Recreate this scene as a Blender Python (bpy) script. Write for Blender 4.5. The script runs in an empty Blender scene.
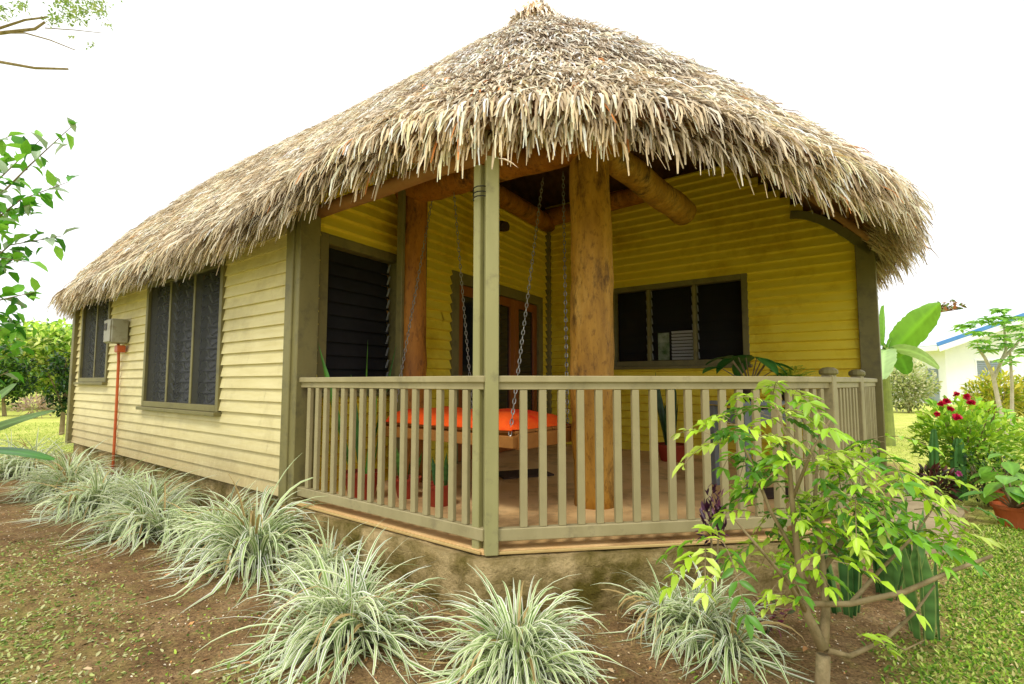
import bpy, math, random
import numpy as np
from mathutils import Vector, Matrix
random.seed(7); rng = np.random.default_rng(7)
scene = bpy.context.scene
COL = scene.collection

# ------------------------------------------------------------------ frame
F = 520.0; TH = math.radians(4.4); EYE = np.array([0, 0, 1.4])
U = np.array([-.79, .613, 0.]); V = np.array([.613, .79, 0.]); P0 = np.array([-.16, 3.317, 0.])
DECK = .36
def P(s, w, z=0.): return P0 + s*U + w*V + np.array([0, 0, z])
def at(x, y, Y):
    a = (x-512)/F; b = (342-y)/F
    d = np.array([a, math.cos(TH)-b*math.sin(TH), math.sin(TH)+b*math.cos(TH)])
    return EYE + d*(Y/d[1])
def grd(x, y, z=0.):
    p1 = at(x, y, 1.0)-EYE
    return EYE + p1*((z-1.4)/p1[2])
def nrm(a):
    a = np.asarray(a, float); return a/(np.linalg.norm(a, axis=-1, keepdims=True)+1e-12)
def lin(r, g, b):
    def f(c):
        c /= 255.; return c/12.92 if c <= .04045 else ((c+.055)/1.055)**2.4
    return np.array([f(r), f(g), f(b)])
UP = np.array([0, 0, 1.])

# ------------------------------------------------------------------ materials
def newmat(name):
    m = bpy.data.materials.new(name); m.use_nodes = True
    nt = m.node_tree; b = nt.nodes['Principled BSDF']; return m, nt, b
def noise(nt, scale, detail=6, stretch=(1, 1, 1), rough=.6):
    tc = nt.nodes.new('ShaderNodeTexCoord'); mp = nt.nodes.new('ShaderNodeMapping')
    mp.inputs['Scale'].default_value = stretch
    nt.links.new(tc.outputs['Object'], mp.inputs[0])
    n = nt.nodes.new('ShaderNodeTexNoise'); n.inputs['Scale'].default_value = scale
    n.inputs['Detail'].default_value = detail; n.inputs['Roughness'].default_value = rough
    nt.links.new(mp.outputs[0], n.inputs['Vector']); return n
def ramp(nt, src, stops):
    r = nt.nodes.new('ShaderNodeValToRGB'); el = r.color_ramp.elements
    while len(el) < len(stops): el.new(.5)
    for e, (p, c) in zip(el, stops):
        e.position = p; e.color = (*c, 1)
    nt.links.new(src, r.inputs[0]); return r
def mixc(nt, fac, a, b, mode='MIX'):
    m = nt.nodes.new('ShaderNodeMix'); m.data_type = 'RGBA'; m.blend_type = mode
    for s, val in ((m.inputs[0], fac), (m.inputs[6], a), (m.inputs[7], b)):
        if hasattr(val, 'links') or isinstance(val, bpy.types.NodeSocket): nt.links.new(val, s)
        elif isinstance(val, (int, float)): s.default_value = val
        else: s.default_value = (*val, 1)
    return m.outputs[2]
def M(name, c1, c2, scale=4, rough=.6, bump=.2, stretch=(1, 1, 1), stain=None, stain_scale=1.5, stain_lo=.5, stain_hi=.7, bscale=None, spec=.3, bdist=.01):
    m, nt, b = newmat(name)
    n = noise(nt, scale, 8, stretch)
    col = ramp(nt, n.outputs['Fac'], [(.3, c1), (.7, c2)]).outputs[0]
    if stain is not None:
        n2 = noise(nt, stain_scale, 8, (1, 1, 1), .7)
        f = nt.nodes.new('ShaderNodeMapRange'); f.inputs[1].default_value = stain_lo; f.inputs[2].default_value = stain_hi
        nt.links.new(n2.outputs['Fac'], f.inputs[0])
        col = mixc(nt, f.outputs[0], col, stain)
    nt.links.new(col, b.inputs['Base Color'])
    b.inputs['Roughness'].default_value = rough; b.inputs['Specular IOR Level'].default_value = spec
    if bump:
        n3 = noise(nt, bscale or scale*3, 8, stretch, .7)
        bp = nt.nodes.new('ShaderNodeBump'); bp.inputs['Strength'].default_value = bump; bp.inputs['Distance'].default_value = bdist
        nt.links.new(n3.outputs['Fac'], bp.inputs['Height']); nt.links.new(bp.outputs[0], b.inputs['Normal'])
    return m
def Mattr(name, rough=.7, spec=.2, trans=0., nscale=0, gain=1.0):
    """colour from the mesh's own colour attribute, optional translucency (leaves)"""
    m, nt, b = newmat(name)
    a = nt.nodes.new('ShaderNodeAttribute'); a.attribute_name = 'Col'
    col = a.outputs['Color']
    if nscale:
        n = noise(nt, nscale, 4)
        r = ramp(nt, n.outputs['Fac'], [(.3, (.7, .7, .7)), (.7, (1.1, 1.1, 1.1))])
        col = mixc(nt, 1.0, col, r.outputs[0], 'MULTIPLY')
    nt.links.new(col, b.inputs['Base Color'])
    b.inputs['Roughness'].default_value = rough; b.inputs['Specular IOR Level'].default_value = spec
    if trans:
        t = nt.nodes.new('ShaderNodeBsdfTranslucent'); nt.links.new(col, t.inputs['Color'])
        mx = nt.nodes.new('ShaderNodeMixShader'); mx.inputs[0].default_value = trans
        out = [x for x in nt.nodes if x.type == 'OUTPUT_MATERIAL'][0]
        nt.links.new(b.outputs[0], mx.inputs[1]); nt.links.new(t.outputs[0], mx.inputs[2]); nt.links.new(mx.outputs[0], out.inputs['Surface'])
    return m

MT = {}
MT['siding'] = M('cream_weatherboard', lin(214, 200, 142), lin(228, 216, 164), 2.2, .55, .25, (1, 1, 9), stain=lin(176, 160, 108), stain_scale=1.1, stain_lo=.48, stain_hi=.8)
MT['siding_shade_tint'] = M('weatherboard_shade_tint', lin(236, 212, 56), lin(240, 220, 80), 2.2, .5, .2, (1, 1, 7), stain=lin(206, 176, 30), stain_scale=1.2)  # same cream boards; veranda shade and warm bounced light put into the colour
def splash(m, lo=.35, hi=.95):
    nt = m.node_tree; b = nt.nodes['Principled BSDF']; src = b.inputs['Base Color'].links[0].from_socket
    tc = nt.nodes.new('ShaderNodeTexCoord'); sp = nt.nodes.new('ShaderNodeSeparateXYZ'); nt.links.new(tc.outputs['Object'], sp.inputs[0])
    mr = nt.nodes.new('ShaderNodeMapRange'); mr.inputs[1].default_value = hi; mr.inputs[2].default_value = lo; nt.links.new(sp.outputs['Z'], mr.inputs[0])
    n = noise(nt, 18, 8, (1, 1, .4), .8); mu = nt.nodes.new('ShaderNodeMath'); mu.operation = 'MULTIPLY'; nt.links.new(mr.outputs[0], mu.inputs[0]); nt.links.new(n.outputs['Fac'], mu.inputs[1])
    nt.links.new(mixc(nt, mu.outputs[0], src, lin(150, 118, 74)), b.inputs['Base Color'])
splash(MT['siding'])
MT['trim'] = M('olive_trim_paint', lin(116, 108, 66), lin(132, 124, 80), 3, .5, .15, (1, 1, .3), stain=lin(96, 90, 64), stain_scale=5)
MT['rail'] = M('khaki_rail_paint', lin(150, 139, 100), lin(170, 158, 118), 5, .5, .15, (1, 1, .4), stain=lin(126, 116, 88), stain_scale=7, stain_lo=.55, stain_hi=.75)
MT['post'] = M('green_post_paint', lin(146, 142, 94), lin(164, 158, 110), 4, .5, .15, (1, 1, .3), stain=lin(118, 112, 82), stain_scale=6, stain_lo=.55, stain_hi=.75)
MT['conc'] = M('mossy_concrete', lin(214, 188, 136), lin(160, 136, 80), 5, .9, 1.0, stain=lin(104, 92, 30), stain_scale=2.6, stain_lo=.42, stain_hi=.62, bscale=14, bdist=.07)
MT['deck'] = M('tan_concrete_floor', lin(222, 180, 118), lin(232, 196, 140), 3, .6, .15, stain=lin(160, 124, 82), stain_scale=2)
MT['slab'] = M('pale_path_concrete', lin(164, 146, 112), lin(186, 168, 132), 4, .9, .6, stain=lin(150, 134, 100), stain_scale=3)
MT['edge'] = M('weathered_edge_board', lin(176, 148, 92), lin(196, 170, 112), 4, .8, .3)
MT['darkwood'] = M('dark_thatch_underside', lin(150, 108, 74), lin(112, 78, 52), 8, .9, .6, (1, 1, 1))
MT['rafter'] = M('brown_rafter_timber', lin(150, 106, 66), lin(176, 130, 84), 6, .7, .3)
MT['door'] = M('varnished_red_brown_timber', lin(128, 68, 30), lin(158, 92, 44), 6, .4, .15, (1, 1, .15), spec=.5)
MT['glass'] = M('dark_glass', (.012, .014, .018), (.02, .022, .026), 2, .08, 0, spec=.5)
MT['louvre'] = M('smoky_louvre_glass', (.014, .015, .017), (.026, .027, .03), 2, .16, 0, spec=.3)
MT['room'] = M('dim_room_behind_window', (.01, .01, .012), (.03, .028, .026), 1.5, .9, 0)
MT['clip'] = M('grey_louvre_clip', lin(120, 122, 122), lin(150, 152, 150), 6, .5, 0)
MT['steel'] = M('galvanised_chain', lin(130, 128, 122), lin(170, 168, 160), 20, .35, 0, spec=.6)
MT['steel'].node_tree.nodes['Principled BSDF'].inputs['Metallic'].default_value = .6
MT['greybox'] = M('grey_enamel_box', lin(146, 142, 122), lin(164, 160, 140), 4, .45, .05, stain=lin(120, 110, 84), stain_scale=6)
MT['orange_pipe'] = M('orange_conduit_plastic', lin(190, 88, 44), lin(204, 104, 58), 6, .4, .05)
MT['cushion'] = M('orange_red_cloth', lin(255, 84, 14), lin(255, 110, 26), 3, .85, .5, stain=lin(250, 50, 10), stain_scale=3, stain_lo=.5, stain_hi=.62, bscale=9, bdist=.02)
MT['swingwood'] = M('swing_bench_timber', lin(150, 98, 44), lin(178, 122, 60), 6, .5, .2)
MT['terracotta'] = M('terracotta_clay', lin(176, 84, 42), lin(198, 104, 58), 5, .8, .2, stain=lin(150, 92, 64), stain_scale=6)
MT['redpot'] = M('dull_red_pot', lin(140, 50, 30), lin(166, 66, 40), 5, .6, .1)
MT['bluegrey'] = M('blue_grey_paint', lin(118, 124, 128), lin(138, 144, 148), 4, .6, .1)
MT['mat'] = M('dark_doormat_fibre', lin(60, 48, 40), lin(84, 66, 54), 30, .95, .6)
MT['white'] = M('white_render', lin(236, 238, 242), lin(246, 247, 250), 1, .7, .1)
MT['bluetrim'] = M('blue_gutter_paint', lin(70, 128, 200), lin(96, 150, 214), 1, .5, 0)
MT['roofwhite'] = M('pale_metal_roof', lin(208, 214, 222), lin(224, 228, 234), 1, .5, .1)
MT['housewin'] = M('grey_window_louvres', lin(120, 132, 142), lin(150, 160, 168), 1, .3, .1)
MT['bark'] = M('grey_brown_bark', lin(128, 110, 76), lin(156, 140, 104), 14, .9, .6, (1, 1, .4), stain=lin(96, 86, 52), stain_scale=9)
MT['palebark'] = M('pale_bark', lin(176, 164, 144), lin(200, 190, 172), 8, .9, .3)
MT['curtain'] = M('grey_curtain_cloth', lin(70, 66, 66), lin(96, 92, 90), 3, .9, .1)
MT['thatch'] = Mattr('dry_thatch_leaf', .85, .12, .18, 14)
MT['leaf'] = Mattr('leaf', .38, .45, .30)
MT['blade'] = Mattr('strap_leaf', .5, .3, .25)
MT['lawn'] = Mattr('lawn_leaf', .6, .2, .3)
MT['debris'] = Mattr('dry_debris', .9, .1, 0)

def log_mat(name='log_timber', k=(1, 1, 1)):
    m, nt, b = newmat(name); _l = lin; lin_ = lambda r, g, bb: _l(r*k[0], g*k[1], bb*k[2])
    n = noise(nt, 2.2, 8, (2.2, 2.2, .5), .65)
    c = ramp(nt, n.outputs['Fac'], [(.25, lin_(122, 80, 24)), (.5, lin_(186, 136, 48)), (.75, lin_(222, 178, 92))]).outputs[0]
    n2 = noise(nt, 5, 8, (1, 1, .35), .75)
    f = ramp(nt, n2.outputs['Fac'], [(.52, (0, 0, 0)), (.66, (1, 1, 1))])
    c = mixc(nt, f.outputs[0], c, lin(88, 56, 18))
    n4 = noise(nt, 28, 4, (1, 1, .5), .6)
    f4 = ramp(nt, n4.outputs['Fac'], [(.3, (.55, .5, .45)), (.45, (1, 1, 1))])
    c = mixc(nt, 1.0, c, f4.outputs[0], 'MULTIPLY')
    nt.links.new(c, b.inputs['Base Color']); b.inputs['Roughness'].default_value = .5; b.inputs['Specular IOR Level'].default_value = .35
    n3 = noise(nt, 9, 8, (1, 1, .3), .7); bp = nt.nodes.new('ShaderNodeBump'); bp.inputs['Strength'].default_value = .6; bp.inputs['Distance'].default_value = .03
    nt.links.new(n3.outputs['Fac'], bp.inputs['Height']); nt.links.new(bp.outputs[0], b.inputs['Normal'])
    return m
MT['log'] = log_mat(); MT['log_red'] = log_mat('reddish_log_timber', (.95, .84, .72))
def screen_mat():
    m, nt, b = newmat('insect_screen')
    b.inputs['Base Color'].default_value = (.035, .036, .038, 1); b.inputs['Roughness'].default_value = .6; b.inputs['Specular IOR Level'].default_value = .25
    b.inputs['Alpha'].default_value = .55
    return m
MT['screen'] = screen_mat()

# ------------------------------------------------------------------ mesh helpers
def mesh_np(name, verts, facegroups, col=None, smooth=False):
    verts = np.asarray(verts, np.float32)
    me = bpy.data.meshes.new(name)
    me.vertices.add(len(verts)); me.vertices.foreach_set('co', verts.ravel())
    li, ls, lt, st = [], [], [], 0
    for fg in facegroups:
        fg = np.asarray(fg, np.int32)
        if len(fg) == 0: continue
        k = fg.shape[1]; li.append(fg.ravel()); ls.append(st+np.arange(len(fg))*k); lt.append(np.full(len(fg), k)); st += fg.size
    li = np.concatenate(li); ls = np.concatenate(ls); lt = np.concatenate(lt)
    me.loops.add(len(li)); me.loops.foreach_set('vertex_index', li.astype(np.int32))
    me.polygons.add(len(ls)); me.polygons.foreach_set('loop_start', ls.astype(np.int32)); me.polygons.foreach_set('loop_total', lt.astype(np.int32))
    if smooth: me.polygons.foreach_set('use_smooth', np.ones(len(ls), bool))
    me.update(calc_edges=True)
    if col is not None:
        a = me.color_attributes.new('Col', 'FLOAT_COLOR', 'POINT')
        c = np.ones((len(verts), 4), np.float32); c[:, :3] = col; a.data.foreach_set('color', c.ravel())
    return me
def link(name, me, mat, parent=None, loc=None):
    """mesh in world coordinates -> object whose origin sits at its parent's root (or at loc)"""
    o = bpy.data.objects.new(name, me); COL.objects.link(o)
    if mat is not None and not me.materials: me.materials.append(mat)
    org = np.array(loc if loc is not None else (worldloc(parent) if parent else (0, 0, 0)), float)
    n = len(me.vertices); a = np.empty(n*3, np.float32); me.vertices.foreach_get('co', a)
    a = a.reshape(-1, 3)-org; me.vertices.foreach_set('co', a.astype(np.float32).ravel()); me.update()
    if parent:
        o.parent = parent; o.location = org-worldloc(parent)
    else: o.location = org
    return o
def worldloc(o):
    l = np.array(o.location, float)
    while o.parent: o = o.parent; l = l+np.array(o.location)
    return l
def tag(o, label=None, cat=None, group=None, kind=None):
    if label: o['label'] = label
    if cat: o['category'] = cat
    if group: o['group'] = group
    if kind: o['kind'] = kind
    return o
def thing(name, label, cat, loc, group=None):
    o = bpy.data.objects.new(name, None); COL.objects.link(o); o.location = loc; o.empty_display_size = .1
    return tag(o, label, cat, group)
class MB:
    def __init__(s): s.v = []; s.f = []; s.sm = False
    def add(s, vs, fs):
        b = len(s.v); s.v += [tuple(map(float, x)) for x in vs]; s.f += [tuple(b+i for i in f) for f in fs]; return s
    def box(s, c, e1, e2, e3, ch=0.004):
        """oriented box with chamfered edges; e* are half-extent vectors"""
        c, e1, e2, e3 = map(lambda q: np.asarray(q, float), (c, e1, e2, e3))
        L = [np.linalg.norm(e) for e in (e1, e2, e3)]; n = [e/l for e, l in zip((e1, e2, e3), L)]
        ch = min(ch, min(L)*.45)
        if np.dot(np.cross(n[0], n[1]), n[2]) < 0: n[2] = -n[2]
        vs = {}; out = []
        for sx in (-1, 1):
            for sy in (-1, 1):
                for sz in (-1, 1):
                    sg = (sx, sy, sz)
                    for ax in range(3):
                        p = c.copy()
                        for k in range(3): p = p+n[k]*sg[k]*(L[k]-(0 if k == ax else ch))
                        vs[(sg, ax)] = len(out); out.append(p)
        fs = []
        for ax in range(3):
            for sg in (-1, 1):
                a, b = [k for k in range(3) if k != ax]
                q = []
                for (x, y) in ((-1, -1), (1, -1), (1, 1), (-1, 1)):
                    t = [0, 0, 0]; t[ax] = sg; t[a] = x; t[b] = y; q.append(vs[(tuple(t), ax)])
                fs.append(q)
        for ax in range(3):   # edges parallel to ax
            a, b = [k for k in range(3) if k != ax]
            for x in (-1, 1):
                for y in (-1, 1):
                    t0 = [0]*3; t0[ax] = -1; t0[a] = x; t0[b] = y; t1 = list(t0); t1[ax] = 1
                    fs.append([vs[(tuple(t0), a)], vs[(tuple(t1), a)], vs[(tuple(t1), b)], vs[(tuple(t0), b)]])
        for sx in (-1, 1):
            for sy in (-1, 1):
                for sz in (-1, 1): fs.append([vs[((sx, sy, sz), k)] for k in range(3)])
        # orient outward
        o = []
        for f in fs:
            p = [out[i] for i in f]; nn = np.cross(p[1]-p[0], p[2]-p[0]); m = sum(p)/len(p)
            o.append(f if np.dot(nn, m-c) > 0 else f[::-1])
        return s.add(out, o)
    def tube(s, path, rad, seg=10, jit=0.):
        path = [np.asarray(p, float) for p in path]; n = len(path)
        if not hasattr(rad, '__len__'): rad = [rad]*n
        ref = None; vs = []
        for i, p in enumerate(path):
            t = nrm(path[min(i+1, n-1)]-path[max(i-1, 0)])
            if ref is None: ref = nrm(np.cross(t, UP if abs(t[2]) < .9 else np.array([1, 0, 0])))
            ref = nrm(ref-t*np.dot(ref, t)); q = np.cross(t, ref)
            for k in range(seg):
                a = 2*math.pi*k/seg; r = rad[i]*(1+random.uniform(-jit, jit))
                vs.append(p+r*(ref*math.cos(a)+q*math.sin(a)))
        fs = [[i*seg+k, i*seg+(k+1) % seg, (i+1)*seg+(k+1) % seg, (i+1)*seg+k] for i in range(n-1) for k in range(seg)]
        fs.append(list(range(seg))[::-1]); fs.append([(n-1)*seg+k for k in range(seg)])
        return s.add(vs, fs)
    def lathe(s, c, prof, seg=24):
        c = np.asarray(c, float); vs = []; n = len(prof)
        for (r, z) in prof:
            for k in range(seg):
                a = 2*math.pi*k/seg; vs.append(c+np.array([r*math.cos(a), r*math.sin(a), z]))
        fs = [[i*seg+k, i*seg+(k+1) % seg, (i+1)*seg+(k+1) % seg, (i+1)*seg+k] for i in range(n-1) for k in range(seg)]
        fs.append(list(range(seg))[::-1]); fs.append([(n-1)*seg+k for k in range(seg)])
        return s.add(vs, fs)
    def build(s, name, mat, parent=None, loc=None, smooth=False):
        me = bpy.data.meshes.new(name); me.from_pydata(s.v, [], s.f)
        if smooth:
            for p in me.polygons: p.use_smooth = len(p.vertices) == 4
        me.update(); return link(name, me, mat, parent, loc)

def leaves_np(base, d, nml, L, W, col, fold=.25, droop=.2):
    """pointed leaves folded along a midrib. base,d,nml Nx3; L,W N; col Nx3 -> verts, facegroups, col"""
    base, d, nml = map(lambda q: np.asarray(q, float), (base, d, nml))
    N = len(base); d = nrm(d); sd = nrm(np.cross(d, nml)); n = np.cross(sd, d)
    L = np.asarray(L)[:, None]; W = np.asarray(W)[:, None]
    c1 = base+d*L*.35-n*L*.02; c2 = base+d*L*.72-n*L*droop*.5; t = base+d*L-n*L*droop
    l1 = c1+sd*W*.5+n*W*fold; r1 = c1-sd*W*.5+n*W*fold
    l2 = c2+sd*W*.38+n*W*fold*.7; r2 = c2-sd*W*.38+n*W*fold*.7
    vs = np.stack([base, c1, c2, t, l1, r1, l2, r2], 1).reshape(-1, 3)
    b = (np.arange(N)*8)[:, None]
    tris = np.concatenate([b+np.array([0, 4, 1]), b+np.array([0, 1, 5]), b+np.array([6, 3, 2]), b+np.array([2, 3, 7])])
    quads = np.concatenate([b+np.array([4, 6, 2, 1]), b+np.array([1, 2, 7, 5])])
    c = np.repeat(np.asarray(col), 8, 0)
    return vs, [tris, quads], c
def rdir(n):
    return nrm(rng.normal(size=(n, 3)))
def pal(n, cols, jit=.12):
    cols = np.array(cols); i = rng.integers(0, len(cols), n)
    return np.clip(cols[i]*(1+rng.normal(size=(n, 1))*jit), .003, .95)
GREEN = [lin(96, 140, 44), lin(122, 168, 56), lin(74, 116, 36), lin(150, 190, 70)]
LIME = [lin(186, 224, 60), lin(162, 208, 48), lin(190, 224, 70), lin(128, 184, 42), lin(98, 156, 38), lin(206, 228, 100), lin(84, 136, 36)]
DARK = [lin(38, 74, 26), lin(54, 92, 34), lin(28, 56, 22)]

# ================================================================== WORLD, SUN, CAMERA
w = bpy.data.worlds.new('World'); scene.world = w; w.use_nodes = True
nt = w.node_tree; bg = nt.nodes['Background']
sky = nt.nodes.new('ShaderNodeTexSky'); sky.sky_type = 'NISHITA'; sky.sun_disc = False
SEL, SAZ = 58, 205   # elevation, azimuth from +Y clockwise
sky.sun_elevation = math.radians(SEL); sky.sun_rotation = math.radians(SAZ); sky.air_density = 1.0; sky.dust_density = 4
hs = nt.nodes.new('ShaderNodeHueSaturation'); hs.inputs['Saturation'].default_value = .15; hs.inputs['Value'].default_value = 1.0
nt.links.new(sky.outputs[0], hs.inputs['Color'])
# overcast: the Nishita sky veiled by an even white cloud layer
mx = nt.nodes.new('ShaderNodeMix'); mx.data_type = 'RGBA'; mx.inputs[0].default_value = .86
nt.links.new(hs.outputs[0], mx.inputs[6]); mx.inputs[7].default_value = (12.2, 12.3, 12.5, 1)
nt.links.new(mx.outputs[2], bg.inputs['Color']); bg.inputs['Strength'].default_value = .125
sl = bpy.data.lights.new('sun', 'SUN'); sl.energy = 1.8; sl.angle = math.radians(12); sl.color = (1, .96, .88)
so = bpy.data.objects.new('sun', sl); COL.objects.link(so)
el, az = math.radians(SEL), math.radians(SAZ)
sd = Vector((math.sin(az)*math.cos(el), math.cos(az)*math.cos(el), math.sin(el)))
so.rotation_euler = sd.to_track_quat('Z', 'Y').to_euler(); so.location = (0, -5, 12)
cd = bpy.data.cameras.new('camera'); cam = bpy.data.objects.new('camera', cd); COL.objects.link(cam)
cd.sensor_width = 36; cd.lens = F/1024*36; cd.clip_end = 3000; cd.clip_start = .05
cam.location = EYE; cam.rotation_euler = (math.pi/2+TH, 0, 0); scene.camera = cam
scene.view_settings.view_transform = 'Standard'; scene.view_settings.look = 'None'; scene.view_settings.exposure = 0
scene.cycles.max_bounces = 10; scene.cycles.diffuse_bounces = 8; scene.cycles.transparent_max_bounces = 8

# ================================================================== GROUND
def vnoise(x, y, seed=0):
    def h(i, j): 
        q = np.sin(i*127.1+j*311.7+seed*74.7)*43758.5453; return q-np.floor(q)
    xi, yi = np.floor(x), np.floor(y); xf, yf = x-xi, y-yi
    a = xf*xf*(3-2*xf); b = yf*yf*(3-2*yf)
    return (h(xi, yi)*(1-a)+h(xi+1, yi)*a)*(1-b)+(h(xi, yi+1)*(1-a)+h(xi+1, yi+1)*a)*b
def fbm(x, y, seed=0, o=4):
    s = 0; amp = .5
    for k in range(o): s = s+amp*vnoise(x*2**k, y*2**k, seed+k); amp *= .5
    return s/(1-.5**o)
def sw(x, y):
    dx, dy = x-P0[0], y-P0[1]; return dx*U[0]+dy*U[1], dx*V[0]+dy*V[1]
def lawn_mask(x, y):
    s, wv = sw(x, y); nz = (fbm(x*1.7, y*1.7, 3)-.5)*1.5
    sm = lambda q, k: np.clip(.5+q/k, 0, 1)
    a = sm(-1.62-wv+nz*.9-.10*np.clip(s, 0, 10), 1.1)*.75
    far = sm(-wv-3.6, 1.2)
    b = sm((x-y+.78)+nz*.35, .35)
    c = sm(s-11.2, .6); e = sm(wv-8.6, .6)
    d = sm(y-6.0, .5)*sm(-s-1.9, .4)
    return np.clip(np.maximum.reduce([a, far, b, c, d, e]), 0, 1)
def gh(x, y):
    k = np.exp(-((np.hypot(x, y-4))/14)**2)
    return ((fbm(x*1.1, y*1.1, 11)-.5)*.05+(fbm(x*7, y*7, 12, 3)-.5)*.018)*k
def make_ground():
    ax = np.concatenate([-np.geomspace(1500, 12.2, 26), np.arange(-12, 12.001, .06), np.geomspace(12.2, 1500, 26)])
    ay = np.concatenate([-np.geomspace(1500, 2.2, 26), np.arange(-2, 14.001, .06), np.geomspace(14.2, 2000, 26)])
    X, Y = np.meshgrid(ax, ay); Z = gh(X, Y)
    m = lawn_mask(X, Y); s_, w_ = sw(X, Y); m = m*np.where((X-Y >= -1.1) & (Y < 5), .55, 1)*np.where((X-Y < -1.1) & (s_ < 11) & (w_ < -.5), np.clip(.30+.7*(-w_-4.5)/2, .30, 1), 1)
    nx, ny = len(ax), len(ay); v = np.stack([X, Y, Z], -1).reshape(-1, 3)
    i = (np.arange(ny-1)[:, None]*nx+np.arange(nx-1)[None]).ravel()
    q = np.stack([i, i+1, i+nx+1, i+nx], 1)
    me = mesh_np('ground', v, [q], np.repeat(m.reshape(-1, 1), 3, 1), True)
    mt, nt, b = newmat('soil_and_lawn')
    a = nt.nodes.new('ShaderNodeAttribute'); a.attribute_name = 'Col'
    n1 = noise(nt, 3, 8, rough=.7); n2 = noise(nt, 60, 6, rough=.75); n3 = noise(nt, 1.2, 6)
    soil = ramp(nt, n1.outputs['Fac'], [(.3, lin(106, 82, 54)), (.5, lin(142, 114, 78)), (.72, lin(176, 148, 108))]).outputs[0]
    gr = ramp(nt, n2.outputs['Fac'], [(.32, (.3, .28, .26)), (.5, (.95, .95, .95)), (.68, (1.6, 1.55, 1.45))]).outputs[0]
    soil = mixc(nt, 1.0, soil, gr, 'MULTIPLY')
    lw = ramp(nt, n3.outputs['Fac'], [(.3, lin(176, 190, 84)), (.55, lin(206, 210, 108)), (.75, lin(222, 218, 132))]).outputs[0]
    lw = mixc(nt, .6, lw, gr, 'MULTIPLY')
    # near lawn shows earth between the leaves
    nn = noise(nt, 9, 6, rough=.7)
    ad = nt.nodes.new('ShaderNodeMath'); ad.operation = 'MULTIPLY_ADD'; nt.links.new(nn.outputs['Fac'], ad.inputs[0]); ad.inputs[1].default_value = .9; ad.inputs[2].default_value = -.45
    ad2 = nt.nodes.new('ShaderNodeMath'); ad2.operation = 'ADD'; ad2.use_clamp = True
    nt.links.new(a.outputs['Fac'], ad2.inputs[0]); nt.links.new(ad.outputs[0], ad2.inputs[1])
    nt.links.new(mixc(nt, ad2.outputs[0], soil, lw), b.inputs['Base Color'])
    b.inputs['Roughness'].default_value = .95; b.inputs['Specular IOR Level'].default_value = .1
    bp = nt.nodes.new('ShaderNodeBump'); bp.inputs['Strength'].default_value = .9; bp.inputs['Distance'].default_value = .02
    nt.links.new(n2.outputs['Fac'], bp.inputs['Height']); nt.links.new(bp.outputs[0], b.inputs['Normal'])
    o = link('ground', me, mt); tag(o, kind='structure')
make_ground()

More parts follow.
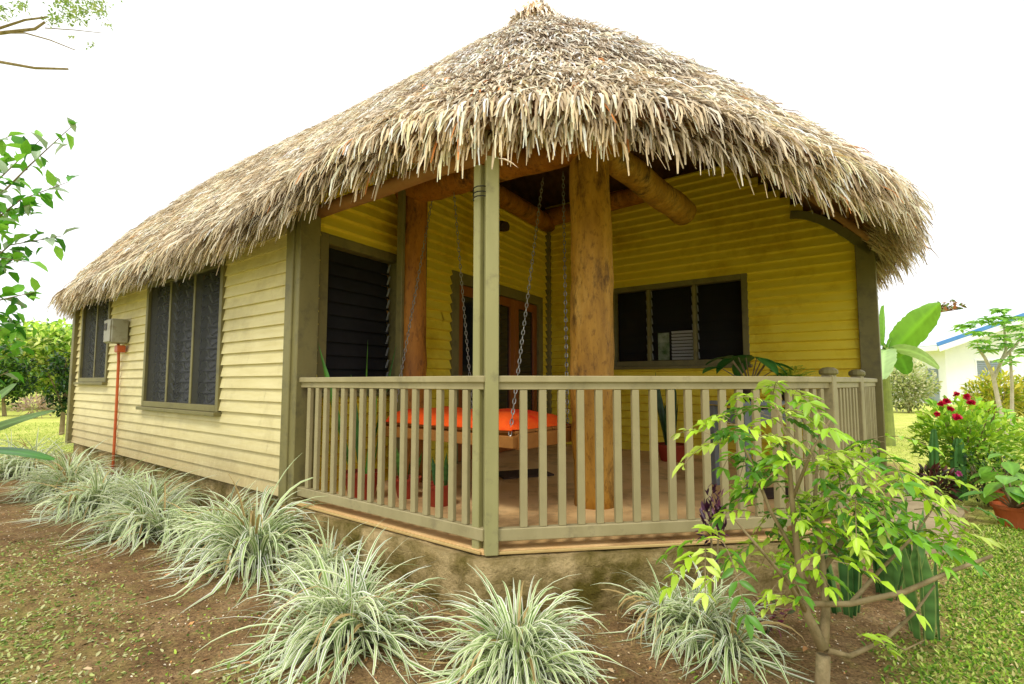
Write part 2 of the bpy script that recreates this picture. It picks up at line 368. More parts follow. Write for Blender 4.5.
def inhouse(x, y, m=.15):
    s, wv = sw(x, y)
    return (wv > -m) & (wv < 7.5) & (s < 9.5) & (s > -1.8-m) & ((wv+s*1.07) > -m)   # chamfered corner included
def make_lawn():
    V_, F3, F4, C_ = [], [], [], []; off = 0
    def put(n, x0, x1, y0, y1, keep, size, cols, up, el=2.2):
        nonlocal off
        x = rng.uniform(x0, x1, n); y = rng.uniform(y0, y1, n)
        m = lawn_mask(x, y); k = keep(x, y, m) & ~inhouse(x, y, .1)
        x, y = x[k], y[k]; n = len(x)
        if n == 0: return
        b = np.stack([x, y, gh(x, y)-.002], 1)
        d = rdir(n); d[:, 2] = np.abs(d[:, 2])*up+.12; d = nrm(d)
        nm = nrm(rdir(n)*.4+UP)
        L = size*rng.uniform(.6, 1.4, n)
        c = pal(n, cols, .15)
        vs, fg, cc = leaves_np(b, d, nm, L, L/el, c)
        V_.append(vs); F3.append(fg[0]+off); F4.append(fg[1]+off); C_.append(cc); off += len(vs)
    near = [lin(160, 196, 64), lin(184, 212, 86), lin(130, 170, 50), lin(206, 220, 116), lin(96, 136, 44), lin(206, 198, 130)]
    pale = [lin(190, 198, 122), lin(164, 184, 92), lin(140, 166, 76), lin(208, 208, 150), lin(116, 140, 64)]
    put(85000, 1.0, 5.6, 2.2, 5.2, lambda x, y, m: rng.random(len(x)) < m, .027, near+[lin(96, 140, 44), lin(124, 160, 54)], 1.1, 2.7)
    put(115000, -5.6, 1.6, 2.1, 6.4, lambda x, y, m: (rng.random(len(x)) < m*1.2) & (fbm(x*2.6, y*2.6, 5) > .40+.1*rng.normal(size=len(x))), .027, pale, .5)
    put(26000, -5.6, 2.2, 2.1, 6.4, lambda x, y, m: (rng.random(len(x)) < .22) & (fbm(x*1.9, y*1.9, 9) > .5), .02, pale+[lin(150, 120, 80)], .5)
    put(26000, -14, -5, 5, 13, lambda x, y, m: rng.random(len(x)) < m, .045, pale, .8, 4)
    put(9000, -5, 4, 2.2, 6.0, lambda x, y, m: (fbm(x*3.1, y*3.1, 8) > .60) & (m < .6), .022, near, .6)
    put(40000, 2.5, 15, 4.5, 16, lambda x, y, m: (rng.random(len(x)) < m) & (x-y*.98 < 1), .05, [lin(176, 192, 84), lin(196, 206, 104), lin(156, 176, 70), lin(206, 204, 130)], 1.0, 5)
    put(12000, -16, -6.5, 8, 18, lambda x, y, m: rng.random(len(x)) < m, .06, [lin(170, 192, 80), lin(190, 206, 100), lin(140, 170, 60)], 1.0, 5)
    me = mesh_np('grass', np.concatenate(V_), [np.concatenate(F3), np.concatenate(F4)], np.concatenate(C_))
    o = link('grass', me, MT['lawn']); tag(o, 'low creeping lawn grass and ground cover around the bare soil', 'grass', kind='stuff')
    # leaf litter and crumbs on the soil
    n = 26000; x = rng.uniform(-6, 4.0, n); y = rng.uniform(2, 7.5, n); k = ~inhouse(x, y, .05); x, y = x[k], y[k]; n = len(x)
    b = np.stack([x, y, gh(x, y)+.004], 1); d = rdir(n); d[:, 2] *= .15
    big = rng.random(n) < .02
    L = np.where(big, rng.uniform(.03, .07, n), rng.uniform(.006, .018, n))
    vs, fg, cc = leaves_np(b, d, nrm(rdir(n)*.4+UP), L, L*np.where(big, .35, .55), pal(n, [lin(206, 180, 140), lin(150, 110, 74), lin(226, 212, 184), lin(90, 62, 42), lin(190, 140, 90)]))
    o = link('leaf_litter', mesh_np('leaf_litter', vs, fg, cc), MT['debris']); tag(o, 'dry leaf crumbs and twigs scattered over the brown soil', 'leaf litter', kind='stuff')
make_lawn()

# ================================================================== HOUSE
ROOTLOC = P0.copy()
house = thing('thatched_house', 'cream weatherboard house under a thick rounded thatched roof with a corner veranda', 'house', ROOTLOC)
SC, SD, WC = 2.15, 7.8, 3.7; RA, RB, RN = 4.22, 4.0, 2.6; RA2 = 3.5; ZE, ZR = 2.90, 6.92
def zlift(s, wv):
    """the eave rises over the open corner of the veranda"""
    f = lambda a: 1/(1+np.exp(-a))
    return .31*f((1.75-s)/.45)*f((.75-wv)/.35)+.15*f((wv-2.1)/.25)*f((.6-s)/.4)*f((6-wv)/.3)-.04*f((wv-.9)/.2)*f((2-wv)/.2)+.02
def gprof(r): return r+.05*np.sin(np.pi*np.clip(r, 0, 1))
def roofz(s, wv):
    ds = s-np.clip(s, SC, SD); dw = wv-WC
    rho = ((np.abs(ds)/np.where(ds > 0, RA2, RA))**RN+(np.abs(dw)/RB)**RN)**(1/RN)
    return ZE+(ZR-ZE)*gprof(1-rho)+zlift(s, wv)*np.clip(rho, 0, 1)**2+.20*np.sin(np.pi*np.clip(1-rho, 0, 1)**.7)*np.clip((s-5.5)/3, 0, 1)
def eave_loop(step=.05):
    pts = [(s, -RB) for s in np.arange(SD, SC, -.05)]
    for th in np.linspace(-90, 90, 400): 
        c, q = math.cos(math.radians(th)), math.sin(math.radians(th))
        pts.append((SC-RA*abs(c)**(2/RN), RB*math.copysign(abs(q)**(2/RN), q)))
    pts += [(s, RB) for s in np.arange(SC, SD, .05)]
    for th in np.linspace(90, -90, 400):
        c, q = math.cos(math.radians(th)), math.sin(math.radians(th))
        pts.append((SD+RA2*abs(c)**(2/RN), RB*math.copysign(abs(q)**(2/RN), q)))
    a = np.array(pts); a[:, 1] += WC
    seg = np.linalg.norm(np.roll(a, -1, 0)-a, axis=1); cum = np.concatenate([[0], np.cumsum(seg)]); tot = cum[-1]
    n = int(tot/step); t = np.arange(n)*tot/n; b = np.vstack([a, a[:1]])
    return np.stack([np.interp(t, cum, b[:, 0]), np.interp(t, cum, b[:, 1])], 1)
EL = eave_loop()
NE = len(EL)
def Rpt(ti, rho):
    """ti float index in eave loop, rho 1 at eave 0 at ridge -> world points"""
    i0 = np.floor(ti).astype(int) % NE; fr = (ti-np.floor(ti))[:, None]
    e = EL[i0]*(1-fr)+EL[(i0+1) % NE]*fr
    sp = np.stack([np.clip(e[:, 0], SC, SD), np.full(len(e), WC)], 1)
    q = sp+(e-sp)*rho[:, None]
    z = ZE+(ZR-ZE)*gprof(1-rho)+zlift(q[:, 0], q[:, 1])*np.clip(rho, 0, 1)**2+.20*np.sin(np.pi*np.clip(1-rho, 0, 1)**.7)*np.clip((q[:, 0]-5.5)/3, 0, 1)
    return P0+q[:, :1]*U+q[:, 1:2]*V+z[:, None]*UP
def make_thatch():
    Bs, Ds, Ns, Ss, rh, tis, Ls = [], [], [], [], [], [], []
    rhos = [1.0]*6+list(np.arange(1.0, .0, -.0175))
    for ri, rho in enumerate(rhos):
        e = np.stack([np.clip(EL[:, 0], SC, SD), np.full(NE, WC)], 1); q = e+(EL-e)*rho
        seg = np.linalg.norm(np.roll(q, -1, 0)-q, axis=1); cum = np.concatenate([[0], np.cumsum(seg)])
        n = int(cum[-1]/.0135); t = rng.uniform(0, cum[-1], n)
        ti = np.interp(t, cum, np.arange(NE+1))
        # thin out the sides turned away from the photograph
        sidew = EL[np.floor(ti).astype(int) % NE]
        back = (sidew[:, 1] > WC+2.6) & (sidew[:, 0] > -.8) | (sidew[:, 0] > SD+3.2)
        keep = ~back | (rng.random(n) < .35); ti = ti[keep]; n = len(ti)
        r = np.clip(rho+rng.normal(size=n)*.009, .03, 1.02) if ri >= 6 else np.full(n, 1.0)+rng.uniform(-.02, .035, n)
        Bs.append(ti); rh.append(r); tis.append(np.full(n, ri))
    ti = np.concatenate(Bs); rho = np.concatenate(rh); row = np.concatenate(tis); n = len(ti)
    p = Rpt(ti, rho); pd = Rpt(ti, rho+.01); pu = Rpt(ti+.6, rho); pl = Rpt(ti-.6, rho)
    d = nrm(pd-p); tau = nrm(pu-pl+1e-9); nm = nrm(np.cross(d, tau)); nm *= np.where(nm[:, 2:3] < 0, -1, 1)
    side = nrm(np.cross(nm, d))
    yaw = rng.normal(size=n)*.24; stray = (rng.random(n) < .05) & (rho > .2); yaw = np.where(stray, rng.normal(size=n)*.8, yaw)
    dd = nrm(d*np.cos(yaw)[:, None]+side*np.sin(yaw)[:, None]); sdv = nrm(np.cross(nm, dd))
    roll = rng.normal(size=n)*.38; sr = sdv*np.cos(roll)[:, None]+nm*np.sin(roll)[:, None]
    L = rng.uniform(.24, .46, n); W = rng.uniform(.0048, .0112, n)
    eav = np.clip((rho-.93)/.07, 0, 1.2)
    und = (row < 6)
    L = np.where(und, rng.uniform(.2, .46, n), L)
    off = np.where(und, -.02-.17*rng.random(n), .025+rng.random(n)*.035)
    p = p+nm*off[:, None]-d*np.where(und, .12, 0)[:, None]
    lift = (rng.random(n)**2*.07)[:, None]
    dro = (eav*rng.uniform(.25, 1.0, n))[:, None]
    L_ = L[:, None]
    p1 = p+dd*L_*.4+nm*lift*.5
    d2 = nrm(dd+(-UP)*dro*.9); p2 = p1+d2*L_*.32+nm*lift*.5
    d3 = nrm(dd*(1-.4*np.clip(dro, 0, 1))+(-UP)*(dro*1.5+.05)+sdv*rng.normal(size=(n, 1))*.12-nm*.04); p3 = p2+d3*L_*.28
    Wn = W[:, None]
    vs = np.stack([p-sr*Wn, p+sr*Wn, p1-sr*Wn, p1+sr*Wn, p2-sr*Wn*.85, p2+sr*Wn*.85, p3-sr*Wn*.42, p3+sr*Wn*.42], 1).reshape(-1, 3)
    b = (np.arange(n)*8)[:, None]
    quads = np.concatenate([b+np.array([0, 1, 3, 2]), b+np.array([2, 3, 5, 4]), b+np.array([4, 5, 7, 6])])
    # colour: greyer and paler towards the peak, tawny on the long left slope and at the fringe
    tan = [lin(206, 192, 164), lin(192, 176, 148), lin(174, 156, 126), lin(222, 212, 190), lin(144, 124, 98), lin(200, 178, 140)]
    grey = [lin(214, 204, 188), lin(196, 182, 162), lin(226, 220, 208), lin(172, 156, 136), lin(206, 190, 162), lin(140, 122, 102)]
    ct, cg = pal(n, tan, .1), pal(n, grey, .1)
    E = EL[np.floor(ti).astype(int) % NE]
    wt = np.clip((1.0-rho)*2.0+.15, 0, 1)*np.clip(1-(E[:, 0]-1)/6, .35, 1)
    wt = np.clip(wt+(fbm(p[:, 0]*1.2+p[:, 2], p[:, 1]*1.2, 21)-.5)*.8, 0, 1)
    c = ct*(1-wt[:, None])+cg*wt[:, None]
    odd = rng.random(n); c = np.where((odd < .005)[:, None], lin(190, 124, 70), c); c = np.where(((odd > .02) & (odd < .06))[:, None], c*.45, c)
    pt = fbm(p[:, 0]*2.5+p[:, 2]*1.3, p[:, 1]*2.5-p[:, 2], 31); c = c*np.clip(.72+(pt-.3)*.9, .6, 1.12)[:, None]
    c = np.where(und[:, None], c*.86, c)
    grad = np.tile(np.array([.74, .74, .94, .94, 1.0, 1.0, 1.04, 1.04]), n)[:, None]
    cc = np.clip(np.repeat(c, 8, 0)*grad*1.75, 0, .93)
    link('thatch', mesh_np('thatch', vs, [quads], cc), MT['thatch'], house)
    # ridge cap: bundles crossing the ridge
    m = 4200; sR = np.where(rng.random(m) < .5, rng.uniform(SC-.45, SC+.2, m), rng.uniform(SC-.1, SD+.3, m)); a = rng.choice([-1, 1], m)
    wn = rng.normal(size=m)[:, None]*np.where(sR < SC+.15, .26, .12)[:, None]
    base = P0+sR[:, None]*U+(WC+wn)*V+UP*(ZR-.02+rng.random(m)[:, None]*.12+.20*np.exp(-((sR-SC)/.32)**2)[:, None]-np.maximum(np.abs(wn)*.9, np.clip(SC-sR, 0, 1)[:, None]*.8))
    endb = (sR < SC+.1) & (rng.random(m) < .8)
    dirs = np.where(endb[:, None], -U+V*rng.normal(size=(m, 1))*1.1-UP*.95, V*a[:, None]-UP*(.9+.2*rng.random((m, 1)))+U*rng.normal(size=(m, 1))*.12)
    dirs = nrm(dirs); Lc = rng.uniform(.2, .75, m)[:, None]; sdc = nrm(np.cross(dirs, UP)); Wc = rng.uniform(.01, .024, m)[:, None]
    q0 = base; q1 = base+dirs*Lc*.5+UP*.01; q2 = q1+nrm(dirs-UP*.5)*Lc*.5
    vs = np.stack([q0-sdc*Wc, q0+sdc*Wc, q1-sdc*Wc, q1+sdc*Wc, q2-sdc*Wc*.3, q2+sdc*Wc*.3], 1).reshape(-1, 3)
    b = (np.arange(m)*6)[:, None]
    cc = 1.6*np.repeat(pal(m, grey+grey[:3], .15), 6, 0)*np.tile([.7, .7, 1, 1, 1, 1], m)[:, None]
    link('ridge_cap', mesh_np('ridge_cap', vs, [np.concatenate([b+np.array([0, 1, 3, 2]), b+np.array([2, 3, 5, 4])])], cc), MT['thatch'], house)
    # solid layer beneath the leaves and its underside
    K = 24; rr = np.linspace(1.0, 0.0, K); idx = np.arange(0, NE, 4).astype(float); vv = []
    for off in (0., -.14):
        for r in rr: vv.append(Rpt(idx, np.full(len(idx), r))+UP*off)
    n = len(idx); vv = np.concatenate(vv); q = []
    for lay in range(2):
        for k in range(K-1):
            for i in range(n):
                a0 = (lay*K+k)*n; a1 = a0+n; j = (i+1) % n
                q.append((a0+i, a0+j, a1+j, a1+i) if lay == 0 else (a0+i, a1+i, a1+j, a0+j))
    for i in range(n): j = (i+1) % n; q.append((i, K*n+i, K*n+j, j))
    link('roof_lining', mesh_np('roof_lining', vv, [np.array(q)]), MT['darkwood'], house)
make_thatch()

# --- weatherboard walls
def cut(segs, a0, a1):
    out = []
    for x0, x1 in segs:
        if a1 <= x0 or a0 >= x1: out.append((x0, x1)); continue
        if a0 > x0: out.append((x0, a0))
        if a1 < x1: out.append((a1, x1))
    return out
def siding(name, A, B, nrmv, z0, z1, openings, mat, roofclip=True, pitch=.121, margin=.16, lip=.030):
    dz = .022 if lip > .04 else 0.
    A = np.array(A, float); B = np.array(B, float); e = B-A; Lw = np.linalg.norm(e[:2]); e = nrm(np.array([e[0], e[1], 0])); nv = nrm(np.array(nrmv, float))
    mb = MB(); z = z0; R = 0
    while z < z1-1e-6:
        zt = min(z+pitch, z1); wob = random.uniform(-.003, .003); joints = [random.uniform(.2, Lw-.2) for _ in range(random.choice((0, 1, 1, 2)))]
        cuts = sorted({z, zt, *[q for o in openings for q in (o[2], o[3]) if z < q < zt]})
        for b0, b1 in zip(cuts, cuts[1:]):
            segs = [(0., Lw)]
            for o in openings:
                if o[2] < (b0+b1)/2 < o[3]: segs = cut(segs, o[0], o[1])
            for xj in joints: segs = cut(segs, xj, xj+.004)
            if roofclip:
                xs = np.linspace(0, Lw, 161); pp = A+xs[:, None]*e; s_, w_ = sw(pp[:, 0], pp[:, 1])
                ok = roofz(s_, w_)-margin > b1
                ns = []
                for x0, x1 in segs:
                    kk = xs[(xs >= x0-1e-6) & (xs <= x1+1e-6) & ok]
                    if len(kk) > 1: ns.append((x0 if ok[np.argmin(abs(xs-x0))] else kk[0], x1 if ok[np.argmin(abs(xs-x1))] else kk[-1]))
                segs = ns
            fo = lambda q: lip-(lip-.006)*(q-z)/pitch+wob
            for x0, x1 in segs:
                n = max(1, int((x1-x0)/.6)); X = np.linspace(x0, x1, n+1)
                for xa, xb in zip(X, X[1:]):
                    p = lambda x, q, f: A+e*x+UP*(q-A[2])+nv*f
                    mb.add([p(xa, b0, fo(b0)), p(xb, b0, fo(b0)), p(xb, b1, fo(b1)), p(xa, b1, fo(b1))], [(0, 1, 2, 3)])
                    if abs(b0-z) < 1e-6: mb.add([p(xa, z-dz, 0.004), p(xb, z-dz, 0.004), p(xb, z, fo(z)), p(xa, z, fo(z))], [(0, 1, 2, 3)])
                    mb.add([p(xa, b0, -.02), p(xb, b0, -.02), p(xb, b1, -.02), p(xa, b1, -.02)], [(0, 3, 2, 1)])
        z = zt; R += 1
    return mb.build(name, mat, house)
cL, cF, cI, cB = P(2.24, 0), P(9.43, 0), P(2.93, 5.05), P(-1.755, 5.11)
LEN_L = 7.19
nLeft = -V; eA = nrm(cI-cL); nA = np.array([eA[1], -eA[0], 0]); nA = nA if np.dot(nA, [.5, -.8, 0]) > 0 else -nA
eB = nrm(cB-cI); nB = -V*1.0; nB = np.array([eB[1], -eB[0], 0]); nB = nB if nB[1] < 0 else -nB
W1 = (1.49, 3.78, 1.08, 2.74); W2 = (5.36, 6.86, 1.40, 2.78)
siding('wall', cL, cF, nLeft, .37, 3.3, [W1, W2], MT['siding'])
WA = (.17, 1.32, 1.30, 2.82); DA = (2.24, 4.82, DECK, 2.84)
siding('wall', cL, cI, nA, DECK, 4.3, [WA, DA], MT['siding_shade_tint'], lip=.052)
WBo = (1.24, 3.31, 1.64, 2.90)
siding('wall', cI, cB, nB, DECK, 4.5, [WBo], MT['siding_shade_tint'], lip=.052)
cR, cFR = P(-1.7, 7.4), P(9.43, 7.4)
siding('wall', cB, cR, -U, .37, 3.3, [], MT['siding']); siding('wall', cR, cFR, V, .37, 3.3, [], MT['siding']); siding('wall', cF, cFR, U, .37, 3.3, [], MT['siding'])

def frame(A, e, nv, a0, a1, z0, z1, fw, mat, mull=(), proud=.045, sill=True, name='window', parent=house, blades=True, bladecol='louvre', screen=False, mw=.05, clips=(), depth=.07, curtain=()):
    A = np.array(A, float)
    p = lambda a, z, f=0.: np.array([A[0], A[1], 0])+e*a+UP*z+nv*f
    mb = MB()
    for (x0, x1, y0, y1) in ((a0, a0+fw, z0, z1), (a1-fw, a1, z0, z1), (a0+fw+.001, a1-fw-.001, z1-fw, z1-.001), (a0+fw+.001, a1-fw-.001, z0+.001, z0+fw)):
        mb.box(p((x0+x1)/2, (y0+y1)/2, proud-.06), e*(x1-x0)/2, UP*(y1-y0)/2, nv*.06)
    for m in mull: mb.box(p(m, (z0+z1)/2, proud-.065), e*mw/2, UP*((z1-z0)/2-fw-.001), nv*.04)
    o = mb.build(name, mat, parent)
    if sill:
        MB().box(p((a0+a1)/2, z0-.022, proud), e*((a1-a0)/2+.03), UP*.02, nv*.05).build('sill', mat, o)
    mb = MB(); b0, b1, y0, y1 = a0+fw, a1-fw, z0+fw, z1-fw
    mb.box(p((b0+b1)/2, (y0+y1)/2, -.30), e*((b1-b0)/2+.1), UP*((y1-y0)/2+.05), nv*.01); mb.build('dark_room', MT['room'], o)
    edges = [b0]+[m for m in mull]+[b1]
    if blades:
        mb = MB(); nb = int((y1-y0)/.125)
        for k in range(nb):
            zc = y0+(k+.5)*(y1-y0)/nb
            for x0, x1 in zip(edges, edges[1:]):
                ax = nrm(UP*.97-nv*.26)
                mb.box(p((x0+x1)/2, zc, proud-.11), e*((x1-x0)/2-mw*.5-.003), ax*(y1-y0)/nb*.54, np.cross(ax, e)*.003, .001)
        mb.build('louvre_blades', MT[bladecol], o)
    else:
        MB().box(p((b0+b1)/2, (y0+y1)/2, proud-.12), e*(b1-b0)/2, UP*(y1-y0)/2, nv*.004).build('pane', MT['glass'], o)
    for c0, c1 in curtain:
        cb = MB(); K = 14
        for k in range(K):
            x0 = c0+(c1-c0)*k/K; x1 = c0+(c1-c0)*(k+1)/K; f0 = -.2+.02*(k % 2); f1 = -.2+.02*((k+1) % 2)
            cb.add([p(x0, y0, f0), p(x1, y0, f1), p(x1, y1, f1), p(x0, y1, f0)], [(0, 1, 2, 3)])
        cb.build('curtain', MT['curtain'], o)
    for c in clips:
        mb = MB(); nb = int((y1-y0)/.125)
        for k in range(nb):
            zc = y0+(k+.5)*(y1-y0)/nb
            mb.box(p(c, zc, proud-.075), e*.007, nrm(UP+nv*.35)*(y1-y0)/nb*.36, nv*.010, .002)
        mb.build('louvre_clips', MT['clip'], o)
    if screen:
        me = MB().add([p(b0, y0, proud-.035), p(b1, y0, proud-.035), p(b1, y1, proud-.035), p(b0, y1, proud-.035)], [(0, 1, 2, 3)])
        me.build('insect_screen', MT['screen'], o)
    return o
frame(cL, U, nLeft, *W1, .07, MT['trim'], mull=(2.29, 3.02), screen=True, clips=(1.95, 2.62, 2.95, 3.35), curtain=((2.4, 2.9), (3.1, 3.6)))
frame(cL, U, nLeft, *W2, .07, MT['trim'], mull=(6.1,), screen=True, clips=(5.75, 6.45), curtain=((5.5, 5.9),))
frame(cL, eA, nA, *WA, .10, MT['trim'], mull=(), clips=(1.16,), proud=.05, bladecol='louvre')
wb = frame(cI, eB, nB, *WBo, .08, MT['trim'], mull=(1.87, 2.57), clips=(1.91, 2.61, 1.83, 2.53), proud=.05, bladecol='glass')
q = lambda a, z, f: np.array([cI[0], cI[1], 0])+eB*a+UP*z+nB*f
MT['glass_clear'] = M('clear_louvre_glass', (.02, .022, .026), (.03, .03, .034), 2, .06, 0, spec=.5); MT['glass_clear'].node_tree.nodes['Principled BSDF'].inputs['Alpha'].default_value = .15
for c_ in wb.children:
    if c_.name.startswith('louvre_blades'): c_.data.materials.clear(); c_.data.materials.append(MT['glass_clear'])
mb = MB()
for k in range(9): z_ = 1.74+k*.05; mb.add([q(2.15, z_, -.2), q(2.52, z_, -.2), q(2.52, z_+.035, -.18), q(2.15, z_+.035, -.18)], [(0, 1, 2, 3)])
mb.build('reflection_slats', MT['white'], wb)  # pale slats added to stand for the bright reflection in this window
mb = MB(); mb.add([q(1.93, 1.74, -.2), q(2.11, 1.74, -.2), q(2.11, 2.16, -.2), q(1.93, 2.16, -.2)], [(0, 1, 2, 3)]); mb.build('garden_reflection', M('garden_reflection_paint', lin(90, 130, 60), lin(226, 236, 210), 9, .6, 0), wb)  # reflected garden light put into the colour of an added panel
# veranda door set
def door_set():
    p = lambda a, z, f=0.: np.array([cL[0], cL[1], 0])+eA*a+UP*z+nA*f
    a0, a1, z1 = DA[0], DA[1], DA[3]; mb = MB()
    for x0, x1, y0, y1 in ((a0, a0+.15, DECK, z1), (a1-.15, a1, DECK, z1), (a0+.151, a1-.151, z1-.15, z1-.001)):
        mb.box(p((x0+x1)/2, (y0+y1)/2, .0), eA*(x1-x0)/2, UP*(y1-y0)/2, nA*.055)
    fr = mb.build('door_frame', MT['trim'], house)
    xs = [a0+.152, a0+.91, a0+1.67, a1-.152]
    for x0, x1 in zip(xs, xs[1:]):
        x0 += .004; x1 -= .004; mb = MB(); zt = z1-.155; st = .13
        for q in ((x0, x0+st, DECK+.01, zt), (x1-st, x1, DECK+.01, zt), (x0+st+.001, x1-st-.001, zt-st, zt-.001), (x0+st+.001, x1-st-.001, DECK+.012, DECK+.25), (x0+st+.001, x1-st-.001, DECK+.98, DECK+1.08)):
            mb.box(p((q[0]+q[1])/2, (q[2]+q[3])/2, -.01), eA*(q[1]-q[0])/2, UP*(q[3]-q[2])/2, nA*.025)
        d = mb.build('door', MT['door'], house)
        MB().box(p((x0+x1)/2, (DECK+zt)/2, -.015), eA*((x1-x0)/2-st+.01), UP*((zt-DECK)/2-.1), nA*.004).build('pane', MT['glass'], d)
        h = MB(); h.tube([p(x0+.06, DECK+1.0, .02), p(x0+.06, DECK+1.0, .07), p(x0+.16, DECK+1.0, .07)], .011, 8); h.build('handle', MT['steel'], d)
door_set()

# corner boards and veranda trim
def postbox(name, c, e, nv, wa, wn, z0, z1, mat, parent=house, ch=.006):
    c = np.array([c[0], c[1], (z0+z1)/2]); return MB().box(c, e*wa/2, nv*wn/2, UP*(z1-z0)/2, ch).build(name, mat, parent)
postbox('corner_board', cL+U*.045-V*.035, U, V, .12, .11, .33, 3.02, MT['trim'])
postbox('corner_board', cL-U*.045+V*.03, U, V, .11, .20, .33, 3.04, MT['trim'])
postbox('corner_board', cF-V*.01, U, V, .14, .14, .35, 3.0, MT['trim'])
postbox('corner_board', cB-V*.0+U*.02, U, V, .2, .2, .30, 3.1, MT['trim'])
postbox('corner_board', cI+nA*.03+nB*.03, eA, nA, .15, .15, DECK, 4.3, MT['trim'])
# curved barge trim over the right end of wall B
pts = []
for a in np.linspace(0, 1, 14):
    s_ = -1.80+.85*a; zz = 2.98+.62*math.sin(a*math.pi/2*.95)
    pts.append(P(s_, 5.04, zz))
mb = MB()
for a, b in zip(pts, pts[1:]):
    m = (a+b)/2; t = nrm(b-a); mb.box(m, t*(np.linalg.norm(b-a)/2+.004), V*.03, np.cross(t, V)*.05, .002)
mb.build('curved_barge_board', MT['trim'], house)

# --- veranda floor and plinth
poly = [(2.30, -.03), (0.0, -.03), (-1.40, 1.44), (-1.66, 2.17), (-1.79, 3.19), (-1.80, 5.2), (3.2, 5.2)]
def slabmesh(name, pts, z0, z1, mat, step=.09, rough=.0):
    """prism with subdivided, slightly uneven sides"""
    mb = MB(); n = len(pts); ring = []
    for i in range(n):
        a, b = np.array(pts[i], float), np.array(pts[(i+1) % n], float); k = max(1, int(np.linalg.norm(b-a)/step))
        for j in range(k): ring.append(a+(b-a)*j/k)
    rows = max(1, int((z1-z0)/.07)); vs = []
    c = np.mean(np.array(pts), 0)
    for r in range(rows+1):
        for q in ring:
            d = nrm(q-c); o = rough*random.uniform(-1, 1)*(1 if r < rows else .35)+(.02*(1-r/rows) if rough else 0)
            vs.append(P(q[0]+d[0]*o, q[1]+d[1]*o, z0+(z1-z0)*r/rows-(random.uniform(0, .008) if rough and r == rows else 0)))
    m = len(ring); fs = [[r*m+i, r*m+(i+1) % m, (r+1)*m+(i+1) % m, (r+1)*m+i] for r in range(rows) for i in range(m)]
    fs.append([rows*m+i for i in range(m)]); mb.add(vs, fs)
    return mb.build(name, mat, house, smooth=bool(rough))
def offs(pts, d):
    return [(s+(d if s > 2 else -d*.0), w_) for s, w_ in pts]
outer = [(2.30, -.11), (-.04, -.11), (-1.49, 1.40), (-1.76, 2.17), (-1.89, 3.19), (-1.90, 5.2), (3.2, 5.2)]
slabmesh('plinth', outer, -.25, .334, MT['conc'], rough=.018, step=.06)
slabmesh('veranda_floor', poly, .336, DECK, MT['deck'])
# weathered board along the slab edge
mb = MB()
for (a, b) in zip(poly[:5], poly[1:6]):
    A, B = P(*a), P(*b); t = nrm(B-A); o = np.array([t[1], -t[0], 0]); o = o if np.dot(o, P(1, 3)-A) < 0 else -o
    mb.box((A+B)/2+o*.012+UP*.348, t*(np.linalg.norm(B-A)/2-.01), o*.010, UP*.009)
mb.build('edge_board', MT['edge'], house)
slabh = [(2.32, .02), (9.40, .02), (9.40, 7.37), (-1.6, 7.37), (-1.6, 5.22), (3.1, 5.22)]
slabmesh('plinth', slabh, -.25, .36, MT['conc'], step=.3, rough=.01)

# --- veranda posts
postbox('veranda_post', P(-.01, 0.0)-nrm(P(-1.38, 1.48)-P0)*-.02, nrm(P(-1.38, 1.48)-P0), np.cross(UP, nrm(P(-1.38, 1.48)-P0)), .085, .11, DECK-.02, 2.86, MT['post'])
postbox('veranda_post', P(.078, .03), U, V, .06, .10, DECK-.02, 2.84, MT['post'])
mb = MB(); c_ = P(.03, .02)
for z_ in (2.60, 2.63, 2.665): ring = [c_+np.array([.086*math.cos(a), .07*math.sin(a), z_+.006*math.sin(a*2)]) for a in np.linspace(0, 2*math.pi, 15)]; mb.tube(ring, .004, 5)
mb.build('wire_wrap', MT['room'], house)
# --- railing
def railing(pts, z0=DECK, spacing=.135, first=True):
    for i in range(len(pts)-1):
        A, B = P(*pts[i]), P(*pts[i+1]); t = nrm(B-A); Lr = np.linalg.norm(B-A); o = np.cross(UP, t)
        m = (A+B)/2
        r = MB(); r.box(m+UP*(1.418), t*(Lr/2+.012), o*.04, UP*.022, .006); r.box(m+UP*1.375, t*(Lr/2-.01), o*.02, UP*.0235, .003)
        root = r.build('railing', MT['rail'], house)
        MB().box(m+UP*.452, t*(Lr/2-.005), o*.028, UP*.038, .005).build('bottom_rail', MT['rail'], root)
        n = int(round((Lr-.06)/spacing)); sp = Lr/(n+1) if i else (Lr-.08)/(n+1)
        base = None
        for k in range(n):
            d = .05*(i == 0)+sp*(k+1)
            if base is None:
                mb = MB(); mb.box((0, 0, (1.349-.491)/2), t*.024, o*.017, UP*(1.349-.491)/2, .003)
                me = bpy.data.meshes.new('baluster'); me.from_pydata(mb.v, [], mb.f); me.materials.append(MT['rail']); base = me
            b = bpy.data.objects.new('baluster', base); COL.objects.link(b); b.parent = root
            b.location = A+t*d+UP*.491-ROOTLOC+o*random.uniform(-.002, .002); b.rotation_euler = (0, 0, random.uniform(-.03, .03))
railing([(0.0, 0.0), (2.17, 0.0)]); railing([(-.04, .045), (-1.38, 1.48)]); railing([(-1.38, 1.48), (-1.62, 2.20)])
railing([(-1.62, 2.20), (-1.73, 3.19)]); railing([(-1.73, 3.19), (-1.755, 5.0)])
for (s, w_) in ((-1.62, 2.20), (-1.73, 3.19)):
    c = P(s, w_); t = nrm(np.array([.76, .64, 0])); o = np.cross(UP, t)
    n = postbox('newel_post', c, t, o, .085, .085, DECK-.02, 1.455, MT['rail'])
    MB().lathe(c+UP*1.456, [(.058, 0), (.066, .012), (.066, .035), (.04, .055), (.005, .06)], 12).build('cap', MT['trim'], n)
